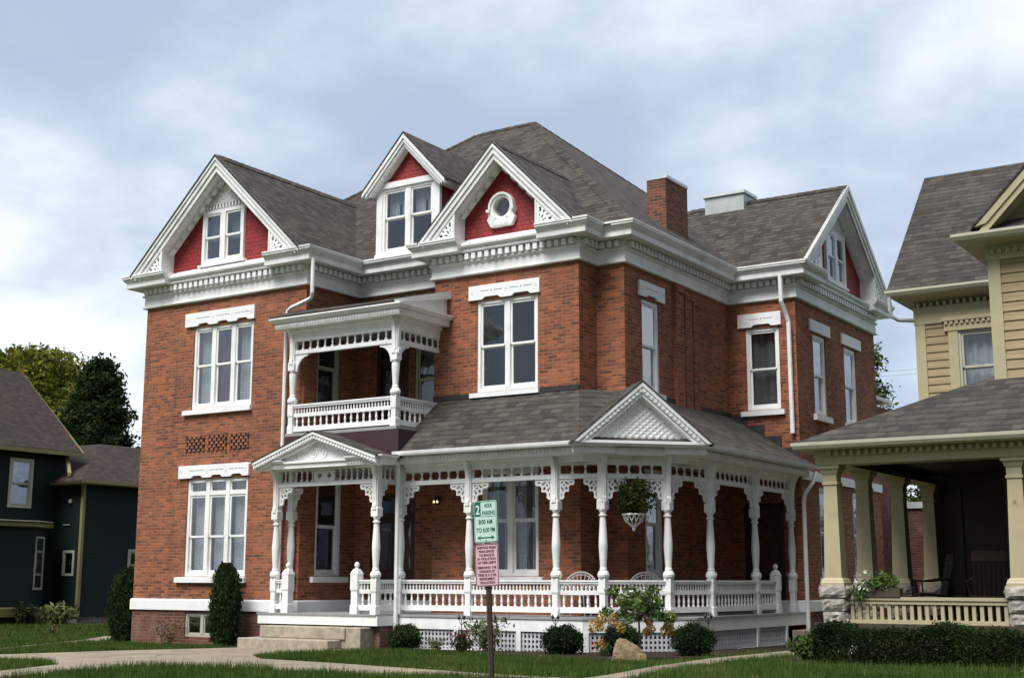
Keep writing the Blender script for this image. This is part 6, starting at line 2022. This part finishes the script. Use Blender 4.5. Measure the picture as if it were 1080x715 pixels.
tree('maple_tree', 'smaller yellow-green maple leaning against the tall dark evergreen', -57.8, 44.6, -.1, 12.6, 3.4, 110, 560, .10, 'leaf_yel', 78)
tree('dark_evergreen', 'tall dark evergreen between the teal house roof and the brick house', -52.8, 43.6, -.1, 12.0, 4.3, 260, 240, .085, 'leaf_pine', 73, conifer=True, crown_base=.12)
tree('dark_evergreen', 'lower dark evergreen touching the left edge of the brick house', -49.6, 46.2, -.1, 10.0, 4.0, 210, 240, .085, 'leaf_pine', 74, conifer=True, crown_base=.1)
tree('spruce_tree', 'dark green spruce tip showing behind the brick house right gable', -18.5, 57.2, -.1, 11.6, 2.0, 60, 90, .07, 'leaf_mid', 75, conifer=True, crown_base=.35)
tree('spruce_tree', 'lower spruce tip just above the yellow porch roof', -16.4, 58.4, -.1, 9.2, 1.8, 60, 90, .07, 'leaf_mid', 76, conifer=True, crown_base=.35)
tree('background_tree', 'leafy tree far behind between the teal and brick houses', -46, 58, -.1, 8.5, 4.5, 60, 420, .09, 'leaf_mid', 77)

# a far line of trees closing the view behind the houses
rg = np.random.default_rng(88); P = []
for i in range(150):
    a = rg.random(); x_ = -150 + 230 * a; y_ = 104 + 14 * rg.random() - .12 * x_; r_ = 2.2 + 2.2 * rg.random()
    zc = 1.5 + 4.2 * rg.random()
    P.append(np.array([x_, y_, zc]) + np.clip(rg.normal(size=(170, 3)), -1.6, 1.6) * np.array([r_ * .7, r_ * .6, r_ * .45]))
to = leaves('far_treeline', np.concatenate(P), .34, 'leaf_mid', None, 1.3, 0, .5, 89)
to['kind'] = 'stuff'; to['label'] = 'far line of trees behind the houses'; to['category'] = 'treeline'

# service wires far behind, on poles hidden by the houses
pl = thing('utility_pole', 'wooden utility pole with a crossarm behind the houses', 'utility pole', (-36, 74, 0), group='poles of the alley line')
m = MB(); m.tube([(-36, 74, -.3), (-36, 74, 14.2)], .15, 8, .1); m.build('pole', 'bark', pl)
m = MB(); m.box(-36.08, -35.92, 73.0, 75.0, 13.5, 13.62); m.build('crossarm', 'bark', pl)
pl2 = thing('utility_pole', 'wooden utility pole with a crossarm hidden beyond the yellow house', 'utility pole', (4, 66, 0), group='poles of the alley line')
m = MB(); m.tube([(4, 66, -.3), (4, 66, 14.0)], .15, 8, .1); m.build('pole', 'bark', pl2)
m = MB(); m.box(3.92, 4.08, 65, 67, 13.4, 13.52); m.build('crossarm', 'bark', pl2)
for i, (dy, lab) in enumerate(((-.8, 'thin overhead wire, nearer of the two behind the houses'), (.8, 'thin overhead wire, farther of the two behind the houses'))):
    m = MB(); m.tube([(-36 + 40 * k / 16, 74 + dy - 8 * k / 16, 13.62 - .1 * k / 16 - 1.1 * (1 - (2 * k / 16 - 1) ** 2)) for k in range(17)], .007, 4)
    tag(m.build('overhead_wire', 'darkmetal'), lab, 'wire', 'overhead wires')

# ================================================================== GROUND
def gclamp(x, y):
    x = np.clip(x, -29.5, 4); y = np.clip(y, 9, 30)
    return np.maximum(-.05, .13 + .0125 * (x + 15) - .012 * (y - 22.4))
def gz(x, y): return float(gclamp(np.float64(x), np.float64(y)))
xs = np.concatenate([[-900, -400, -180, -90], np.arange(-60, 12.01, 1.0), [20, 60, 150, 400, 900]])
ys = np.concatenate([[-300, -100, -40], np.arange(-20, 48.01, 1.0), [60, 90, 180, 400, 900]])
m = MB()
XX, YY_ = np.meshgrid(xs, ys); ZZ = gclamp(XX, YY_)
V = np.stack([XX.ravel(), YY_.ravel(), ZZ.ravel()], 1)
m.v = [tuple(p) for p in V]
nxs = len(xs)
for j in range(len(ys) - 1):
    for i in range(nxs - 1):
        m.f.append((j * nxs + i, j * nxs + i + 1, (j + 1) * nxs + i + 1, (j + 1) * nxs + i)); m.mi.append(0)
lawn = struct(m.build('lawn', 'grass', smooth=True))

def sheet(name, pts, mat, lift, sub=.8):
    """a polygon laid on the sloping ground"""
    bm = bmesh.new()
    vs = [bm.verts.new((x, y, 0)) for x, y in pts]
    f = bm.faces.new(vs)
    bmesh.ops.triangulate(bm, faces=[f])
    for _ in range(2): bmesh.ops.subdivide_edges(bm, edges=[e for e in bm.edges if e.calc_length() > sub], cuts=2, use_grid_fill=False); bmesh.ops.triangulate(bm, faces=bm.faces[:])
    for v in bm.verts: v.co.z = gz(v.co.x, v.co.y) + lift
    bmesh.ops.recalc_face_normals(bm, faces=bm.faces)
    me = bpy.data.meshes.new(name); bm.to_mesh(me); bm.free(); me.materials.append(M[mat])
    o = bpy.data.objects.new(name, me); COL.objects.link(o); return struct(o)

def smoothpts(p, n=3):
    out = []
    for i in range(len(p) - 1):
        for k in range(n): out.append((p[i][0] + (p[i + 1][0] - p[i][0]) * k / n, p[i][1] + (p[i + 1][1] - p[i][1]) * k / n))
    out.append(p[-1]); return out
walk = [(-21.62, 14.9), (-21.65, 15.94), (-21.52, 17.12), (-21.39, 18.37), (-20.95, 19.93), (-20.65, 21.0), (-17.55, 21.38), (-17.45, 20.65), (-17.71, 19.31), (-17.3, 18.02), (-16.1, 16.97), (-13.99, 16.33), (-11.45, 15.39), (-9.88, 14.80), (-8.6, 14.55), (-2.0, 14.2), (3.5, 14.2), (3.5, 12.3), (-2.0, 12.5), (-8.0, 13.3), (-10.35, 13.85), (-12.0, 14.02), (-14.07, 14.16), (-15.51, 14.15), (-15.40, 12.62), (-14.5, 11.4), (-14.4, 8.0), (-16.3, 8.0), (-16.2, 11.8), (-17.31, 13.81), (-18.31, 14.39), (-19.4, 14.35), (-26, 13.6), (-45, 13.2), (-45, 14.9), (-26, 15.3)]
walk_o = sheet('walk', walk, 'concrete', .014)
sidewalk = [(-8.45, 14.4), (-8.62, 15.48), (-9.17, 17.89), (-9.70, 21.0), (-9.78, 22.6), (-9.9, 24.6), (-10.35, 28.6), (-10.0, 30.4), (-9.1, 30.4), (-9.0, 25.5), (-8.95, 22.8), (-8.89, 20.32), (-8.44, 17.34), (-8.1, 15.8), (-7.85, 14.4)]
side_o = sheet('side_path', sidewalk, 'concrete', .010)
strip = [(-24.6, 17.6), (-24.91, 18.33), (-27.36, 21.74), (-29.97, 25.45), (-28.62, 24.9), (-25.9, 20.5), (-23.5, 17.0)]
strip_o = sheet('paved_strip', strip, 'concrete', .012)
bed = [(-17.4, 21.35), (-16.2, 21.15), (-14.5, 20.85), (-12.6, 20.3), (-11.6, 19.35), (-10.5, 18.85), (-9.75, 19.4), (-9.85, 21.0), (-9.95, 23.0), (-10.4, 28.5), (-11.35, 28.5), (-11.38, 24.1), (-13.0, 22.4), (-17.4, 22.4)]
bed_o = sheet('planting_bed', bed, 'mulch', .006)
bed2 = [(-27.4, 23.8), (-27.4, 22.6), (-26, 21.9), (-23.5, 21.5), (-21.2, 21.5), (-20.8, 22.45), (-25.3, 22.45), (-25.6, 24.5)]
bed2_o = sheet('planting_bed', bed2, 'mulch', .006)
bed3 = [(-8.8, 22.6), (-8.4, 20.3), (-7.6, 19.55), (3.5, 19.5), (3.5, 21.0), (-7.4, 21.1), (-8.2, 22.8)]
bed3_o = sheet('planting_bed', bed3, 'mulch', .006)

# grass blades over the part of the lawn near enough to read as grass
def inside(poly, X, Y):
    r = np.zeros(len(X), bool); n = len(poly); j = n - 1
    for i in range(n):
        xi, yi = poly[i]; xj, yj = poly[j]
        with np.errstate(divide='ignore', invalid='ignore'):
            c = ((yi > Y) != (yj > Y)) & (X < (xj - xi) * (Y - yi) / (yj - yi + 1e-12) + xi)
        r ^= c; j = i
    return r
rg = np.random.default_rng(91)
def blades(name, n, x0, x1, y0, y1, h, wd, dens=None):
    X = x0 + (x1 - x0) * rg.random(n); Y = y0 + (y1 - y0) * rg.random(n)
    ok = np.ones(n, bool)
    for p in (walk, sidewalk, strip, bed, bed2, bed3): ok &= ~inside(p, X, Y)
    ok &= ~((X > -25.6) & (X < -11) & (Y > 22.3)); ok &= ~((X > -8.2) & (Y > 20.0)); ok &= ~((X > -20.7) & (X < -17.3) & (Y > 20.95))
    # thin bare patches near the walk
    ok &= ~(((X + 13.4) ** 2 / 1.4 + (Y - 13.25) ** 2 / .16 < 1) & (rg.random(n) < .85))
    pat = np.sin(X * .9 + 1.3 * np.sin(Y * .7)) + np.sin(Y * 1.3 - X * .5 + 1) + .8 * np.sin(X * 2.7 + Y * 2.1)
    ok &= ~((pat > 1.5) & (rg.random(n) < .55))
    X, Y = X[ok], Y[ok]; k = len(X); pat = pat[ok]
    Z = gclamp(X, Y)
    lump = .7 + .6 * (0.5 + .25 * np.sin(X * 1.7 + Y * .8) + .25 * np.sin(X * .6 - Y * 2.1 + 2))
    hh = h * lump * (.45 + 1.0 * rg.random(k)) * np.where(pat > 1.2, .65, 1.0) * np.where(rg.random(k) < .03, 1.7, 1)
    a = rg.random(k) * 2 * np.pi; ln = .5 * hh * rg.random(k); b_ = rg.random(k) * 2 * np.pi
    dx, dy = np.cos(a) * wd, np.sin(a) * wd
    v = np.empty((k, 3, 3))
    v[:, 0] = np.stack([X - dx, Y - dy, Z - .005], 1); v[:, 1] = np.stack([X + dx, Y + dy, Z - .005], 1)
    v[:, 2] = np.stack([X + np.cos(b_) * ln, Y + np.sin(b_) * ln, Z + hh], 1)
    return v.reshape(-1, 3)
V = np.concatenate([blades('a', 170000, -20, -2, 10.5, 17.5, .095, .006), blades('b', 140000, -30, -4, 15.5, 24, .075, .007), blades('c', 60000, -42, -24, 15, 31, .09, .012), blades('d', 110000, -22, 6, 4.5, 10.8, .09, .007), blades('e', 30000, -2, 6, 10.5, 20, .09, .008)])
go = quads('grass', V, 3, 'grassblade'); go['kind'] = 'stuff'; go['label'] = 'short green lawn grass around the houses'; go['category'] = 'grass'
# fallen leaves
n = 320
X = -30 + 27 * rg.random(n); Y = 12 + 11 * rg.random(n); ok = ~((X > -25.6) & (X < -11) & (Y > 22.3)) & ~((X > -8.4) & (Y > 19.4)) & ~inside(walk, X, Y) & ~inside(sidewalk, X, Y)
X, Y = X[ok], Y[ok]
fo = leaves('fallen_leaves', np.stack([X, Y, gclamp(X, Y) + .045], 1), .028, 'leaf_dry', None, 1.2, 0, .4, 92)
fo['kind'] = 'stuff'; fo['label'] = 'scattered brown leaves fallen on the lawn'; fo['category'] = 'leaves'

# ================================================================== SKY, SUN, CAMERA
world = bpy.data.worlds.new('World'); scene.world = world; world.use_nodes = True
nt = world.node_tree
for n_ in list(nt.nodes): nt.nodes.remove(n_)
g = NG(nt)
SUN_EL, SUN_AZ = math.radians(57), math.radians(184)   # azimuth clockwise from +y
sky = nt.nodes.new('ShaderNodeTexSky'); sky.sky_type = 'NISHITA'; sky.sun_disc = False
sky.sun_elevation = SUN_EL; sky.sun_rotation = SUN_AZ
tc = g.n('ShaderNodeTexCoord')
sp_ = g.n('ShaderNodeSeparateXYZ'); g.l(tc.outputs['Generated'], sp_.inputs[0])
# cloud deck: project the view direction on a high flat layer
zz = g.math('ADD', g.math('MAXIMUM', sp_.outputs[2], 0.0), 0.30)
cv = g.n('ShaderNodeCombineXYZ')
g.l(g.math('DIVIDE', sp_.outputs[0], zz), cv.inputs[0]); g.l(g.math('DIVIDE', sp_.outputs[1], zz), cv.inputs[1])
mpn = g.n('ShaderNodeMapping'); mpn.inputs['Location'].default_value = (3.1, 1.4, 0); g.l(cv.outputs[0], mpn.inputs[0])
n1 = g.noise(mpn.outputs[0], 1.15, 6, 0.5)
n2 = g.noise(mpn.outputs[0], 3.2, 6, 0.55)
nn_ = g.math('ADD', g.math('MULTIPLY', n1, .72), g.math('MULTIPLY', n2, .28))
cl = g.ramp(g.smooth(nn_, .40, .60), [(0, (2.85, 3.4, 4.3)), (.4, (3.8, 4.35, 5.2)), (.7, (4.9, 5.35, 5.95)), (1, (6.0, 6.3, 6.65))])
bgc = g.mix(.92, sky.outputs[0], cl)
# sky dimmed behind the viewer, low south and east, to deepen porch shade
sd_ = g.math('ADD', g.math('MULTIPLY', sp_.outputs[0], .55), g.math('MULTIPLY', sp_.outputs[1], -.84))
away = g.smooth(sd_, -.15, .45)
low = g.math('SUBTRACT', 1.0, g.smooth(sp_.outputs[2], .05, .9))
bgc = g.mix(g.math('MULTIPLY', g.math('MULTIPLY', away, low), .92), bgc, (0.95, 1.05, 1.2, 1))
bgc = g.mix(g.math('MULTIPLY', g.smooth(sp_.outputs[2], .44, .68), .5), bgc, (.5, .56, .7, 1))  # overhead sky, out of view, also dimmed to darken the porches
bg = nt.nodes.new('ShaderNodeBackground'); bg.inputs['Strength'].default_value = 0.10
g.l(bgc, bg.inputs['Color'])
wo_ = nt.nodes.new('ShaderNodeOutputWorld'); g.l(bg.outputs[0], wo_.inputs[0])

sl = bpy.data.lights.new('sun', 'SUN'); sl.energy = 3.0; sl.angle = math.radians(34); sl.color = (1.0, .965, .92)
so = bpy.data.objects.new('sun', sl); COL.objects.link(so)
d = Vector((math.sin(SUN_AZ) * math.cos(SUN_EL), math.cos(SUN_AZ) * math.cos(SUN_EL), math.sin(SUN_EL)))
so.rotation_euler = d.to_track_quat('Z', 'Y').to_euler(); so.location = d * 60

cam = bpy.data.cameras.new('camera'); co_ = bpy.data.objects.new('camera', cam); COL.objects.link(co_)
yaw, pitch, roll = 0.577727, 0.179059, 0.001963
fw = Vector((-math.sin(yaw) * math.cos(pitch), math.cos(yaw) * math.cos(pitch), math.sin(pitch)))
rtv = Vector((math.cos(yaw), math.sin(yaw), 0)); upv = rtv.cross(fw)
r2 = rtv * math.cos(roll) + upv * math.sin(roll); u2 = -rtv * math.sin(roll) + upv * math.cos(roll)
co_.matrix_world = Matrix(((r2.x, u2.x, -fw.x, 0), (r2.y, u2.y, -fw.y, 0), (r2.z, u2.z, -fw.z, 1.5), (0, 0, 0, 1)))
cam.sensor_fit = 'HORIZONTAL'; cam.sensor_width = 36; cam.lens = 1403.7 / 1080 * 36
cam.clip_start = .1; cam.clip_end = 3000
scene.camera = co_
scene.view_settings.view_transform = 'Standard'; scene.view_settings.look = 'None'
scene.view_settings.gamma = 1; scene.view_settings.use_curve_mapping = False
scene.view_settings.exposure = 0.80
